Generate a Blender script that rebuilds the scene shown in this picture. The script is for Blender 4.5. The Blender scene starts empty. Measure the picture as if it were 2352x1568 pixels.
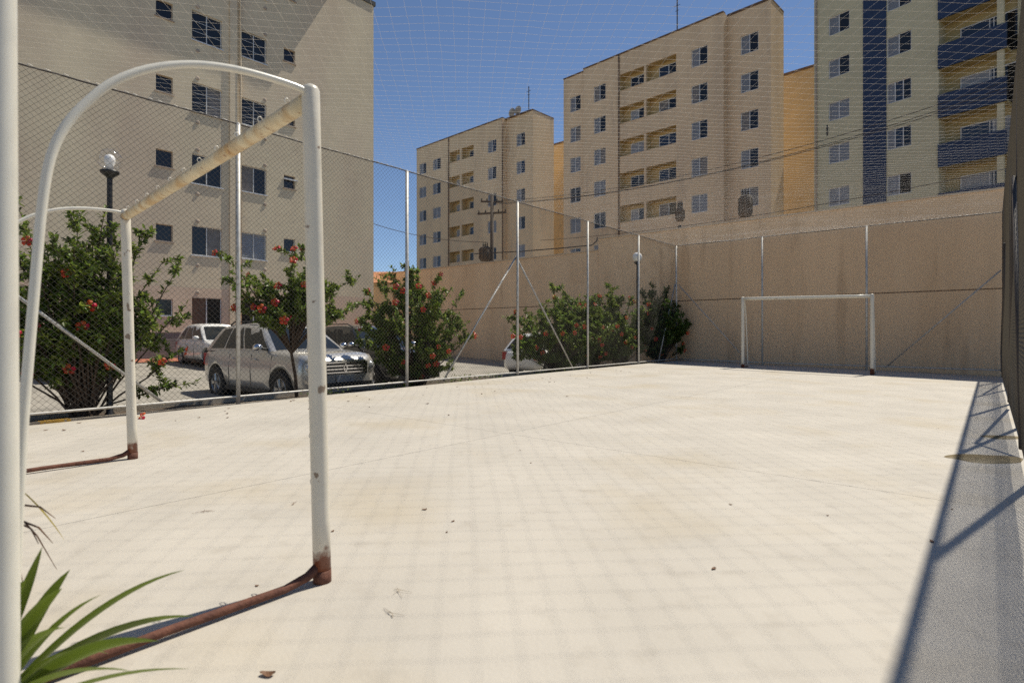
import bpy, bmesh, math, random
from mathutils import Vector, Matrix, noise
R = math.radians
random.seed(7)
sc = bpy.context.scene
COL = sc.collection

# ------------------------------------------------------------------ camera
YAW = R(40.1); CAMH = 1.06
cam = bpy.data.cameras.new('camera'); cam_o = bpy.data.objects.new('camera', cam); COL.objects.link(cam_o)
cam.sensor_width = 36.0; cam.lens = 20.0; cam.clip_start = 0.05; cam.clip_end = 2000
cam.shift_y = -18.0 / 2352.0
cam.dof.use_dof = True; cam.dof.focus_distance = 9.0; cam.dof.aperture_fstop = 3.0
cam_o.location = (0, 0, CAMH); cam_o.rotation_euler = (R(90), 0, YAW)
sc.camera = cam_o

# ------------------------------------------------------------------ light
SUN = Vector((0.109, 0.55, 1.0)).normalized()          # towards the sun
el = math.asin(SUN.z); az = math.atan2(SUN.x, SUN.y)  # azimuth clockwise from +Y
w = bpy.data.worlds.new('World'); sc.world = w; w.use_nodes = True
nt = w.node_tree; nt.nodes.clear()
sky = nt.nodes.new('ShaderNodeTexSky'); sky.sky_type = 'NISHITA'; sky.sun_disc = False
sky.sun_elevation = el; sky.sun_rotation = az
sky.altitude = 2000; sky.air_density = 0.9; sky.dust_density = 0.05; sky.ozone_density = 2.4
bg = nt.nodes.new('ShaderNodeBackground'); bg.inputs['Strength'].default_value = 0.105
wo = nt.nodes.new('ShaderNodeOutputWorld')
nt.links.new(sky.outputs[0], bg.inputs[0]); nt.links.new(bg.outputs[0], wo.inputs[0])
sl = bpy.data.lights.new('sun', 'SUN'); sl.energy = 4.9; sl.angle = R(0.53); sl.color = (1.0, 0.935, 0.80)
so = bpy.data.objects.new('sun', sl); COL.objects.link(so)
so.location = (2, 10, 30); so.rotation_euler = SUN.to_track_quat('Z', 'Y').to_euler()
vs = sc.view_settings
vs.view_transform = 'Standard'; vs.look = 'None'; vs.gamma = 1.0; vs.exposure = 0.12; vs.use_curve_mapping = False
sc.cycles.use_denoising = False
sc.cycles.max_bounces = 10; sc.cycles.diffuse_bounces = 6; sc.cycles.sample_clamp_indirect = 8.0

# ------------------------------------------------------------------ survey helpers (photo measured on a 2352 px wide print)
F = 2352 * 20 / 36.0; CX = 1176.0; HY = 766.0
FW = (-math.sin(YAW), math.cos(YAW)); RT = (math.cos(YAW), math.sin(YAW))
def ray(x):
    k = (x - CX) / F
    return FW[0] + RT[0] * k, FW[1] + RT[1] * k
def at_t(x, y, t):
    a, b = ray(x); return Vector((a * t, b * t, CAMH + (HY - y) * t / F))
def at_z(x, y, z=0.0):
    return at_t(x, y, (CAMH - z) * F / (y - HY))
def at_X(x, y, X):
    return at_t(x, y, X / ray(x)[0])
def at_Y(x, y, Y):
    return at_t(x, y, Y / ray(x)[1])

# ------------------------------------------------------------------ mesh builder
class MB:
    def __init__(s): s.v = []; s.f = []; s.mi = []; s.m = 0
    def add(s, vs_, fs):
        n = len(s.v); s.v.extend([tuple(p) for p in vs_])
        for f in fs: s.f.append(tuple(i + n for i in f)); s.mi.append(s.m)
        return s
    def quad(s, a, b, c, d): return s.add([a, b, c, d], [(0, 1, 2, 3)])
    def box(s, x0, x1, y0, y1, z0, z1):
        v = [(x0,y0,z0),(x1,y0,z0),(x1,y1,z0),(x0,y1,z0),(x0,y0,z1),(x1,y0,z1),(x1,y1,z1),(x0,y1,z1)]
        return s.add(v, [(0,3,2,1),(4,5,6,7),(0,1,5,4),(1,2,6,5),(2,3,7,6),(3,0,4,7)])
    def tube(s, pts, r, n=6, cap=True):
        pts = [Vector(p) for p in pts]; k = len(pts)
        rs = r if isinstance(r, (list, tuple)) else [r] * k
        vs_ = []; up = None
        for i, p in enumerate(pts):
            d = (pts[min(i + 1, k - 1)] - pts[max(i - 1, 0)])
            if d.length < 1e-9: d = Vector((0, 0, 1))
            d.normalize()
            if up is None:
                up = Vector((0, 0, 1)) if abs(d.z) < 0.9 else Vector((1, 0, 0))
            a = d.cross(up)
            if a.length < 1e-6: a = d.orthogonal()
            a.normalize(); b = a.cross(d); up = b
            for j in range(n):
                t = 2 * math.pi * j / n
                vs_.append(p + (a * math.cos(t) + b * math.sin(t)) * rs[i])
        fs = []
        for i in range(k - 1):
            for j in range(n):
                q = (j + 1) % n
                fs.append((i*n+j, i*n+q, (i+1)*n+q, (i+1)*n+j))
        if cap: fs.append(tuple(range(n))[::-1]); fs.append(tuple((k-1)*n + j for j in range(n)))
        return s.add(vs_, fs)
    def lathe(s, prof, n=16, c=(0, 0, 0), axis='z'):
        vs_ = []
        for (r, h) in prof:
            for j in range(n):
                t = 2 * math.pi * j / n; a, b = r * math.cos(t), r * math.sin(t)
                if axis == 'z': p = (c[0]+a, c[1]+b, c[2]+h)
                elif axis == 'y': p = (c[0]+a, c[1]+h, c[2]+b)
                else: p = (c[0]+h, c[1]+a, c[2]+b)
                vs_.append(p)
        fs = []
        for i in range(len(prof) - 1):
            for j in range(n):
                q = (j + 1) % n; fs.append((i*n+j, i*n+q, (i+1)*n+q, (i+1)*n+j))
        return s.add(vs_, fs)
    def sphere(s, c, r, n=16, m=10, sz=1.0):
        prof = []
        for i in range(m + 1):
            t = -math.pi/2 + math.pi * i / m
            prof.append((max(r*math.cos(t), 1e-4), r*sz*math.sin(t)))
        return s.lathe(prof, n, c)
    def prism(s, poly, y0, y1):          # polygon in x,z extruded along y
        n = len(poly)
        v = [(x, y0, z) for x, z in poly] + [(x, y1, z) for x, z in poly]
        fs = [tuple(range(n)), tuple(range(2*n-1, n-1, -1))]
        for i in range(n):
            j = (i+1) % n; fs.append((i, i+n, j+n, j))
        return s.add(v, fs)
    def mesh(s, name, mats, smooth=False):
        me = bpy.data.meshes.new(name); me.from_pydata(s.v, [], s.f)
        for m in (mats if isinstance(mats, (list, tuple)) else [mats]): me.materials.append(m)
        if isinstance(mats, (list, tuple)) and len(mats) > 1: me.polygons.foreach_set('material_index', s.mi)
        if smooth: me.polygons.foreach_set('use_smooth', [True]*len(me.polygons))
        me.update(); return me
    def build(s, name, mats, parent=None, smooth=False, loc=None):
        o = bpy.data.objects.new(name, s.mesh(name, mats, smooth)); COL.objects.link(o)
        if parent: o.parent = parent
        if loc is not None: o.location = loc
        return o

def inst(name, me, parent=None, loc=(0,0,0), rot=(0,0,0), scale=None):
    o = bpy.data.objects.new(name, me); COL.objects.link(o)
    if parent: o.parent = parent
    o.location = loc; o.rotation_euler = rot
    if scale is not None: o.scale = scale if isinstance(scale, (tuple, list)) else (scale,)*3
    return o
def tag(o, label=None, cat=None, group=None, kind=None):
    if label: o['label'] = label
    if cat: o['category'] = cat
    if group: o['group'] = group
    if kind: o['kind'] = kind
    return o
def thing(name, label, cat, loc=(0,0,0), rz=0.0, group=None):
    o = bpy.data.objects.new(name, None); COL.objects.link(o); o.empty_display_size = 0.2
    o.location = loc; o.rotation_euler = (0, 0, rz)
    return tag(o, label, cat, group)
def struct(o): o['kind'] = 'structure'; return o
def orient(me):
    bm = bmesh.new(); bm.from_mesh(me); bmesh.ops.recalc_face_normals(bm, faces=bm.faces); bm.to_mesh(me); bm.free()

# ------------------------------------------------------------------ materials
def mat(name, col, rough=0.6, metal=0.0, var=0.0, vscale=3.0, col2=None, c2scale=1.5, c2lo=0.5, c2hi=0.7, c2amt=1.0,
        bump=0.0, bscale=40.0, brick=None, stretch=None, trans=0.0, coat=0.0, spec=None, col3=None, c3=(8.0, .6, .66, 1.0), specks=None):
    m = bpy.data.materials.new(name); m.use_nodes = True
    n = m.node_tree.nodes; l = m.node_tree.links
    b = n['Principled BSDF']
    b.inputs['Roughness'].default_value = rough; b.inputs['Metallic'].default_value = metal
    if coat: b.inputs['Coat Weight'].default_value = coat; b.inputs['Coat Roughness'].default_value = 0.06
    if spec is not None: b.inputs['Specular IOR Level'].default_value = spec
    if trans: b.inputs['Transmission Weight'].default_value = trans
    c4 = (*col, 1)
    b.inputs['Base Color'].default_value = c4
    tc = n.new('ShaderNodeTexCoord'); vec = tc.outputs['Object']
    if stretch:
        mp = n.new('ShaderNodeMapping'); mp.inputs['Scale'].default_value = stretch
        l.new(vec, mp.inputs['Vector']); svec = mp.outputs['Vector']
    else: svec = vec
    cur = None
    def mix(a, bcol, fac, typ='MIX'):
        x = n.new('ShaderNodeMix'); x.data_type = 'RGBA'; x.blend_type = typ
        if hasattr(fac, 'is_linked') or not isinstance(fac, float): l.new(fac, x.inputs['Factor'])
        else: x.inputs['Factor'].default_value = fac
        if isinstance(a, tuple): x.inputs['A'].default_value = a
        else: l.new(a, x.inputs['A'])
        if isinstance(bcol, tuple): x.inputs['B'].default_value = bcol
        else: l.new(bcol, x.inputs['B'])
        return x.outputs['Result']
    def nz(scale, detail, lo, hi, v):
        t = n.new('ShaderNodeTexNoise'); t.inputs['Scale'].default_value = scale; t.inputs['Detail'].default_value = detail
        l.new(v, t.inputs['Vector'])
        r = n.new('ShaderNodeMapRange'); r.inputs['From Min'].default_value = lo; r.inputs['From Max'].default_value = hi
        l.new(t.outputs['Fac'], r.inputs['Value']); return r.outputs['Result'], t.outputs['Fac']
    cur = c4
    if var:
        f, _ = nz(vscale, 6, .3, .7, svec)
        cur = mix(tuple(min(1, x*(1+var)) for x in col) + (1,), tuple(x*(1-var) for x in col) + (1,), f)
    if col2:
        f, _ = nz(c2scale, 7, c2lo, c2hi, svec)
        if c2amt < 1:
            mm = n.new('ShaderNodeMath'); mm.operation = 'MULTIPLY'; mm.inputs[1].default_value = c2amt; l.new(f, mm.inputs[0]); f = mm.outputs[0]
        cur = mix(cur, (*col2, 1), f)
    if col3:
        f, _ = nz(c3[0], 8, c3[1], c3[2], svec if len(c3) > 4 else vec)
        if c3[3] < 1:
            mm = n.new('ShaderNodeMath'); mm.operation = 'MULTIPLY'; mm.inputs[1].default_value = c3[3]; l.new(f, mm.inputs[0]); f = mm.outputs[0]
        cur = mix(cur, (*col3, 1), f)
    if specks:
        f, _ = nz(specks[0], 3, specks[1], specks[2], vec)
        mm = n.new('ShaderNodeMath'); mm.operation = 'MULTIPLY'; mm.inputs[1].default_value = specks[3]; l.new(f, mm.inputs[0])
        cur = mix(cur, tuple(x*.35 for x in col) + (1,), mm.outputs[0])
    hgt = None
    if brick:
        bw, bh, dark = brick
        mp = n.new('ShaderNodeMapping'); mp.inputs['Rotation'].default_value = (R(-90), 0, 0); l.new(vec, mp.inputs['Vector'])
        br = n.new('ShaderNodeTexBrick'); l.new(mp.outputs['Vector'], br.inputs['Vector'])
        br.inputs['Scale'].default_value = 1.0; br.inputs['Brick Width'].default_value = bw; br.inputs['Row Height'].default_value = bh
        br.inputs['Mortar Size'].default_value = 0.012; br.inputs['Mortar Smooth'].default_value = 0.3
        br.inputs['Color1'].default_value = (1,1,1,1); br.inputs['Color2'].default_value = (.93,.93,.93,1); br.inputs['Mortar'].default_value = (dark,)*3 + (1,)
        cur = mix(cur, br.outputs['Color'], 1.0, 'MULTIPLY')
        hgt = br.outputs['Fac']
    if not isinstance(cur, tuple): l.new(cur, b.inputs['Base Color'])
    if bump:
        bp = n.new('ShaderNodeBump'); bp.inputs['Strength'].default_value = bump; bp.inputs['Distance'].default_value = 0.01
        _, h = nz(bscale, 5, 0, 1, vec)
        l.new(h, bp.inputs['Height']); l.new(bp.outputs['Normal'], b.inputs['Normal'])
    return m

M = {}
M['floor'] = mat('pale_concrete', (.465,.428,.372), .75, var=.08, vscale=1.3, col2=(.41,.35,.255), c2scale=.8, c2lo=.52, c2hi=.72, c2amt=.7,
                 bump=.18, bscale=60, col3=(.35,.315,.265), c3=(6.0,.56,.80,.6), specks=(140.,.70,.76,.35))
M['joint'] = mat('dark_joint_bed', (.10,.09,.08), .9)  # dark bed colour seen in the gaps between slabs
M['asphalt'] = mat('asphalt', (.30,.275,.235), .9, var=.18, vscale=2.0, bump=.4, bscale=120, col3=(.16,.15,.13), c3=(1.2,.5,.7,.6))
M['ground'] = mat('dry_ground', (.22,.19,.14), .95, var=.2, vscale=.3)
M['soil'] = mat('soil', (.085,.06,.04), .95, var=.35, vscale=9, bump=.8, bscale=40)
M['curb'] = mat('curb_concrete', (.42,.36,.28), .9, var=.2, vscale=6, bump=.5, bscale=70, col3=(.2,.16,.12), c3=(4,.55,.7,.8))
M['yellow_paint'] = mat('yellow_paint', (.62,.36,.06), .7, var=.2, vscale=15, col3=(.4,.33,.24), c3=(14,.56,.62,1))
M['redpave'] = mat('red_paving', (.34,.12,.07), .85, var=.2, vscale=5)
M['wall'] = mat('tan_render', (.83,.585,.36), .92, var=.06, vscale=1.2, col2=(.72,.49,.29), c2scale=.9, c2lo=.45, c2hi=.75, bump=.25, bscale=50,
                stretch=(1,1,.10), col3=(.36,.23,.13), c3=(3.0,.57,.80,.6,1))
M['wallcap'] = mat('wall_cap', (.62,.48,.33), .9, var=.1, vscale=3)
M['stain'] = mat('damp_line', (.20,.13,.085), .95, var=.3, vscale=6)
M['b1'] = mat('cream_block_wall', (.70,.595,.42), .9, var=.05, vscale=.6, brick=(.4,.2,.93), col2=(.60,.47,.35), c2scale=.25, c2lo=.45, c2hi=.65, c2amt=.7, bump=.2, bscale=30, stretch=(1,1,.4), col3=(.46,.38,.28), c3=(1.2,.6,.85,.5,1))
M['b1low'] = mat('pinkish_lower_wall', (.66,.50,.37), .9, var=.06, vscale=.8, brick=(.4,.2,.95), bump=.2, bscale=30)  # lower wall band, pinker and slightly darker than the wall above
M['b1trim'] = mat('window_surround', (.42,.34,.27), .9, var=.08, vscale=4)
M['dado'] = mat('grey_tile', (.20,.185,.18), .7, var=.12, vscale=5, brick=(.6,.11,.6))
M['b2'] = mat('beige_wall', (.74,.565,.36), .9, var=.06, vscale=.5, brick=(.4,.2,.96), col2=(.60,.455,.30), c2scale=.35, c2lo=.5, c2hi=.72, c2amt=.7, stretch=(1,1,.14), col3=(.40,.32,.24), c3=(1.3,.58,.8,.6,1))
M['b3'] = mat('beige_block_wall', (.74,.56,.365), .9, var=.06, vscale=.5, brick=(.4,.2,.95), col2=(.58,.44,.30), c2scale=.6, c2lo=.48, c2hi=.7, c2amt=.75, stretch=(1,1,.14), col3=(.40,.32,.25), c3=(1.3,.58,.8,.65,1))
M['b4'] = mat('grey_cream_wall', (.58,.53,.36), .9, var=.05, vscale=.5, brick=(.4,.2,.96))
M['blue'] = mat('navy_tile', (.018,.040,.100), .7, var=.1, vscale=2, brick=(.2,.2,.9))
M['ochre'] = mat('ochre_wall', (.60,.455,.27), .9, var=.07, vscale=.7, brick=(.4,.2,.95))
M['niche'] = mat('yellow_render', (.52,.39,.19), .9, var=.05)
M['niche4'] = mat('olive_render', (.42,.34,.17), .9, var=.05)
M['tile'] = mat('roof_tile', (.16,.11,.085), .85, var=.3, vscale=4)
M['orange_tile'] = mat('orange_roof_tile', (.42,.19,.09), .8, var=.2, vscale=6)
M['glass'] = mat('dark_glass', (.012,.013,.016), .08, spec=.5)
M['glass_blue'] = mat('sky_tinted_glass', (.02,.03,.055), .05, spec=.6)  # blue of the reflected sky put into the base colour
M['shutter'] = mat('grey_shutter', (.30,.31,.33), .5, metal=.2, var=.08, vscale=3)
M['alu'] = mat('white_frame', (.62,.63,.64), .45, var=.05)
M['curtain'] = mat('curtain', (.20,.19,.19), .9, var=.2, vscale=6)
M['brown_curtain'] = mat('brown_curtain', (.14,.085,.06), .9, var=.2, vscale=9)
M['paint'] = mat('white_steel_paint', (.66,.61,.51), .35, var=.04, vscale=8, col3=(.22,.15,.10), c3=(13,.65,.675,.9), bump=.08, bscale=40)
M['paint_clean'] = mat('white_gloss_paint', (.66,.63,.55), .28, var=.05, vscale=4)
M['paint_dirty'] = mat('rust_stained_paint', (.64,.55,.38), .5, var=.12, vscale=5, col2=(.46,.26,.08), c2scale=3.2, c2lo=.45, c2hi=.70, c2amt=.8, stretch=(2.6,1.2,1.2), col3=(.24,.10,.035), c3=(34,.60,.70,.7))
M['rust'] = mat('rust', (.13,.048,.027), .8, var=.3, vscale=25, bump=.4, bscale=90, col3=(.09,.03,.018), c3=(18,.5,.65,.8))
M['galv'] = mat('galvanised', (.55,.53,.49), .55, metal=.25, var=.12, vscale=14, col3=(.33,.29,.23), c3=(25,.57,.66,.8))
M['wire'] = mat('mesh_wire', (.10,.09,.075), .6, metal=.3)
M['wire_sunlit'] = mat('mesh_wire_sunlit', (.50,.39,.28), .6, metal=.3)  # lighter copy of the wire, sun catching it painted into the colour
M['cable'] = mat('dark_cable', (.055,.045,.04), .7)
M['net'] = mat('nylon_net', (.75,.72,.68), .7)
M['black'] = mat('black_paint', (.012,.012,.013), .45)
M['opal'] = mat('opal_globe', (.85,.83,.80), .2)
M['bark'] = mat('bark', (.075,.048,.03), .9, var=.3, vscale=20)
M['pole'] = mat('weathered_pole', (.085,.065,.05), .9, var=.2, vscale=3)
M['poleconc'] = mat('concrete_pole', (.33,.30,.26), .9, var=.15, vscale=4)
M['rubber'] = mat('tyre', (.018,.017,.017), .8)
M['rim'] = mat('alloy', (.42,.41,.40), .35, metal=.8)
M['chrome'] = mat('chrome', (.7,.7,.72), .12, metal=1.0)
M['silver'] = mat('silver_car', (.57,.55,.52), .28, metal=.5, coat=.8)
M['whitecar'] = mat('white_car', (.78,.77,.74), .3, coat=.8)
M['greycar'] = mat('dark_grey_car', (.035,.034,.036), .3, metal=.3, coat=.8)
M['blackcar'] = mat('black_car', (.014,.014,.016), .25, coat=.9)
M['plastic'] = mat('black_plastic', (.02,.02,.02), .6)
M['lamp_lens'] = mat('headlight_lens', (.55,.56,.58), .08, metal=.4)
M['tail'] = mat('tail_lens', (.35,.02,.02), .2)
M['carglass'] = mat('car_glass', (.014,.018,.022), .04, spec=.4)
M['stamen'] = mat('stamen', (.75,.45,.10), .7)

def leafmat(name, col, var=.35, tr=.35, rough=.42):
    m = bpy.data.materials.new(name); m.use_nodes = True
    n = m.node_tree.nodes; l = m.node_tree.links; b = n['Principled BSDF']; out = n['Material Output']
    b.inputs['Roughness'].default_value = rough
    g = n.new('ShaderNodeNewGeometry')
    h = n.new('ShaderNodeHueSaturation')
    mr = n.new('ShaderNodeMapRange'); mr.inputs['To Min'].default_value = 1-var; mr.inputs['To Max'].default_value = 1+var*1.3
    l.new(g.outputs['Random Per Island'], mr.inputs['Value']); l.new(mr.outputs[0], h.inputs['Value'])
    mr2 = n.new('ShaderNodeMapRange'); mr2.inputs['To Min'].default_value = .475; mr2.inputs['To Max'].default_value = .525
    ml = n.new('ShaderNodeMath'); ml.operation = 'FRACT'; mm = n.new('ShaderNodeMath'); mm.operation = 'MULTIPLY'; mm.inputs[1].default_value = 7.3
    l.new(g.outputs['Random Per Island'], mm.inputs[0]); l.new(mm.outputs[0], ml.inputs[0]); l.new(ml.outputs[0], mr2.inputs['Value']); l.new(mr2.outputs[0], h.inputs['Hue'])
    h.inputs['Color'].default_value = (*col, 1); l.new(h.outputs[0], b.inputs['Base Color'])
    t = n.new('ShaderNodeBsdfTranslucent'); l.new(h.outputs[0], t.inputs['Color'])
    mx = n.new('ShaderNodeMixShader'); mx.inputs[0].default_value = tr
    l.new(b.outputs[0], mx.inputs[1]); l.new(t.outputs[0], mx.inputs[2]); l.new(mx.outputs[0], out.inputs['Surface'])
    return m
M['leaf'] = leafmat('hibiscus_leaf', (.150,.205,.036), .55, .42)
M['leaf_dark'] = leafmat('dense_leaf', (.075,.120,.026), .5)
M['petal'] = leafmat('red_petal', (.56,.022,.018), .2, .3)
M['strap'] = leafmat('strap_leaf', (.115,.175,.022), .25, .3, .38)
M['strap_yellow'] = leafmat('yellowed_leaf', (.42,.36,.06), .1, .3)
M['dryleaf'] = leafmat('dry_leaf', (.15,.085,.04), .5, .1, .7)

def rusting_paint():
    """white paint with rust creeping unevenly up from the foot (object z is height above the court)"""
    m = M['paint'].copy(); m.name = 'paint_rusting_from_foot'; n = m.node_tree.nodes; l = m.node_tree.links; b = n['Principled BSDF']
    src = b.inputs['Base Color'].links[0].from_socket
    tc = n.new('ShaderNodeTexCoord'); sx = n.new('ShaderNodeSeparateXYZ'); l.new(tc.outputs['Object'], sx.inputs[0])
    t = n.new('ShaderNodeTexNoise'); t.inputs['Scale'].default_value = 22; t.inputs['Detail'].default_value = 6; l.new(tc.outputs['Object'], t.inputs['Vector'])
    a = n.new('ShaderNodeMath'); a.operation = 'MULTIPLY_ADD'; a.inputs[1].default_value = -.16; l.new(t.outputs['Fac'], a.inputs[0]); l.new(sx.outputs['Z'], a.inputs[2])
    r = n.new('ShaderNodeMapRange'); r.inputs['From Min'].default_value = .075; r.inputs['From Max'].default_value = .035; l.new(a.outputs[0], r.inputs['Value'])
    x = n.new('ShaderNodeMix'); x.data_type = 'RGBA'; l.new(r.outputs[0], x.inputs['Factor']); l.new(src, x.inputs['A']); x.inputs['B'].default_value = (.16,.05,.024,1)
    l.new(x.outputs['Result'], b.inputs['Base Color']); return m
M['paint_post'] = rusting_paint()
# ------------------------------------------------------------------ the ground
FX = -8.9; FY = 20.0; RX = 0.25; NY = 0.26; FH = 4.3       # fence lines and fence height
def fz(X, Y):                                              # the court falls slightly to the far right for drainage
    s = min(max((Y - 2.0) / 15.0, 0), 1.15)
    return s * (-0.09 - 0.0167 * X)
def pz(X):                                                 # the car park climbs towards the left block
    return -0.46 + 0.0385 * (-X - 12.0)

g = MB(); g.quad((-700,-700,-1.2),(700,-700,-1.2),(700,700,-1.2),(-700,700,-1.2))
struct(g.build('ground', M['ground']))
pk = MB()
xs = [-60, -40, -25.2, -20, -15, -10.2]
for a, b in zip(xs, xs[1:]):
    pk.quad((a,-40,pz(a)),(b,-40,pz(b)),(b,20.45,pz(b)),(a,20.45,pz(a)))
struct(pk.build('car_park', M['asphalt']))
rp = MB(); rp.quad((-24.95,-10,pz(-25)+.05),(-23.6,-10,pz(-23.6)+.03),(-23.6,20.4,pz(-23.6)+.03),(-24.95,20.4,pz(-25)+.05))
struct(rp.build('pavement', M['redpave']))

# court: dark joint bed with separate slabs on it
cf = MB()
cf.add([(-9.0,-6,-.22),(1.6,-6,-.22),(1.6,20.5,-.22),(-9.0,20.5,-.22)], [(0,1,2,3)])
court = struct(cf.build('court_floor', M['joint']))
def xe(Y): return max(-8.45 - .035*max(Y, 0), -8.84)          # worn, slightly skewed edge of the slab along the planted side
def slab(x0, x1, y0, y1):
    b = MB(); nx, ny = 6, 8; vs_ = []; fs = []
    for j in range(ny+1):
        for i in range(nx+1):
            Y = y0 + (y1-y0)*j/ny; xa = max(x0, xe(Y)); X = xa + (x1-xa)*i/nx
            vs_.append((X, Y, fz(X, Y)))
    for j in range(ny):
        for i in range(nx):
            a = j*(nx+1)+i; fs.append((a, a+1, a+nx+2, a+nx+1))
    n0 = len(vs_)
    rim = [i for i in range(nx+1)] + [(nx+1)*j+nx for j in range(1,ny+1)] + [(nx+1)*ny+i for i in range(nx-1,-1,-1)] + [(nx+1)*j for j in range(ny-1,0,-1)]
    for i in rim: p = vs_[i]; vs_.append((p[0], p[1], p[2]-.3))
    for k in range(len(rim)):
        q = (k+1) % len(rim); fs.append((rim[k], n0+k, n0+q, rim[q]))
    b.add(vs_, fs); b.build('slab', M['floor'], court)
XJ = [-8.98, -3.95, 1.6]; YJ = [-6, -0.2, 4.6, 9.3, 14.0, 20.45]
for a, b in zip(XJ, XJ[1:]):
    for c, d in zip(YJ, YJ[1:]):
        slab(a+.0025, b-.0025, c+.0025, d-.0025)

# planting bed, its soil and the kerb towards the car park
bed = MB(); N = 60
vs_ = []; fs = []
for j in range(N+1):
    Y = -6 + 26.4*j/N
    for i, X in enumerate((-10.15,-9.9,-9.6,-9.3,-8.99)):
        vs_.append((X, Y, -.13 + .05*noise.noise((X*2, Y*1.5, 3))))
for j in range(N):
    for i in range(4):
        a = j*5+i; fs.append((a, a+1, a+6, a+5))
bed.add(vs_, fs); struct(bed.build('planting_bed', M['soil']))
kerb = thing('kerb', 'worn concrete kerb between planting bed and car park, yellow paint marks', 'kerb', (-10.22, 0, 0))
yk = -6.0; k = 0
me_k = None
while yk < 20.3:
    b = MB(); b.box(-.07, .07, .004, .988, -.75, -.055)
    if me_k is None:
        me_k = b.mesh('kerb_stone', M['curb'])
    inst('kerb_stone', me_k, kerb, (random.uniform(-.006,.006), yk, random.uniform(-.012,.012)))
    yk += .992; k += 1
for px, py in ((132, 944), (152, 962)):
    p = at_X(px, py, -10.15 if py < 950 else -8.99)
b = MB(); b.box(-.073, .074, 1.35, 1.62, -.2, -.050); b.build('yellow_mark', M['yellow_paint'], kerb)
gt = MB(); gt.quad((-9.0,-6,-.075),(-8.3,-6,-.075),(-8.3,3.6,-.075),(-9.0,3.6,-.075)); struct(gt.build('gutter', M['curb']))
gt = MB(); gt.quad((-9.0,3.6,-.085),(-8.3,3.6,-.085),(-8.3,20.4,-.085),(-9.0,20.4,-.085)); struct(gt.build('shaded_soil_gutter', M['soil']))  # dark soil strip whose tone also stands in for shrub shade
# edge beam of the court with a worn yellow mark, under the bottom rail
eb = MB(); eb.box(-9.12, -8.99, -6, 20.44, -.6, -.035)
ebo = eb.build('court_edge_beam', M['curb']); struct(ebo)
b = MB(); b.box(-9.124, -8.986, 1.62, 1.93, -.12, -.031); b.build('yellow_mark', M['yellow_paint'], ebo)

# ------------------------------------------------------------------ boundary wall
def panel_wall(name, label, x0, x1, y0, th, z0, z1, step=4.2):
    t = thing(name, label, 'wall', (0, 0, 0))
    b = MB(); b.box(x0, x1, y0+.012, y0+th, z0, 2.275); b.build('lower_wall', M['wall'], t)
    b = MB(); b.box(x0, x1, y0, y0+th-.01, 2.31, z1); b.build('upper_wall', M['wall'], t)
    b = MB(); b.box(x0, x1, y0+.02, y0+th-.02, 2.275, 2.31); b.build('damp_joint', M['stain'], t)
    b = MB(); b.box(x0-.01, x1+.01, y0-.035, y0+th+.03, z1, z1+.05); b.build('coping', M['wallcap'], t)
    return t
w1 = panel_wall('boundary_wall', 'high tan rendered wall stained by damp behind far goal', -12.55, 9, 20.5, .22, -1.2, 5.0)
w2 = panel_wall('boundary_wall', 'lower tan wall beyond the car park, left of the lamp post', -40, -12.57, 20.52, .22, -1.2, 4.52)
cb = MB(); pts = [at_Y(1090, 583, 20.46), at_Y(1200, 577, 20.46), at_Y(1300, 569, 20.46), at_Y(1360, 563, 20.46), at_Y(1371, 553, 20.46), at_Y(1372, 545, 20.46)]
cb.tube(pts, .025, 6); tag(cb.build('conduit', M['cable']), 'thin dark conduit running along the lower tan wall', 'conduit')

# ------------------------------------------------------------------ chain link fences
def chain(P0, d, L, z0, z1, pitch, r, bulge, segl=.7, n=3, zf=None):
    """diagonal wires of a chain-link panel; P0 start, d unit direction, nrm offset from bulge(u,z)"""
    b = MB(); d = Vector(d); nr = Vector((-d.y, d.x, 0)); H = z1 - z0
    def pt(u, h):
        zz = z0 + h
        return Vector(P0) + d*u + nr*bulge(u, zz) + Vector((0, 0, zz))
    k = -H
    while k < L:
        for sgn in (1, -1):
            # sgn 1: u=k+h ; sgn -1: u=L-(k+h)
            h0 = max(0.0, -k); h1 = min(H, L - k)
            if h1 - h0 < .02: continue
            ns = max(2, int((h1-h0)/segl)+1)
            P = []
            for i in range(ns+1):
                h = h0 + (h1-h0)*i/ns; u = k + h
                if sgn < 0: u = L - u
                P.append(pt(u, h))
            b.tube(P, r, n, cap=False)
        k += pitch
    return b
def wavy(seed, amp, f=1.2):
    return lambda u, z: amp * noise.noise((u*f, z*f*.8, seed))

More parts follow.
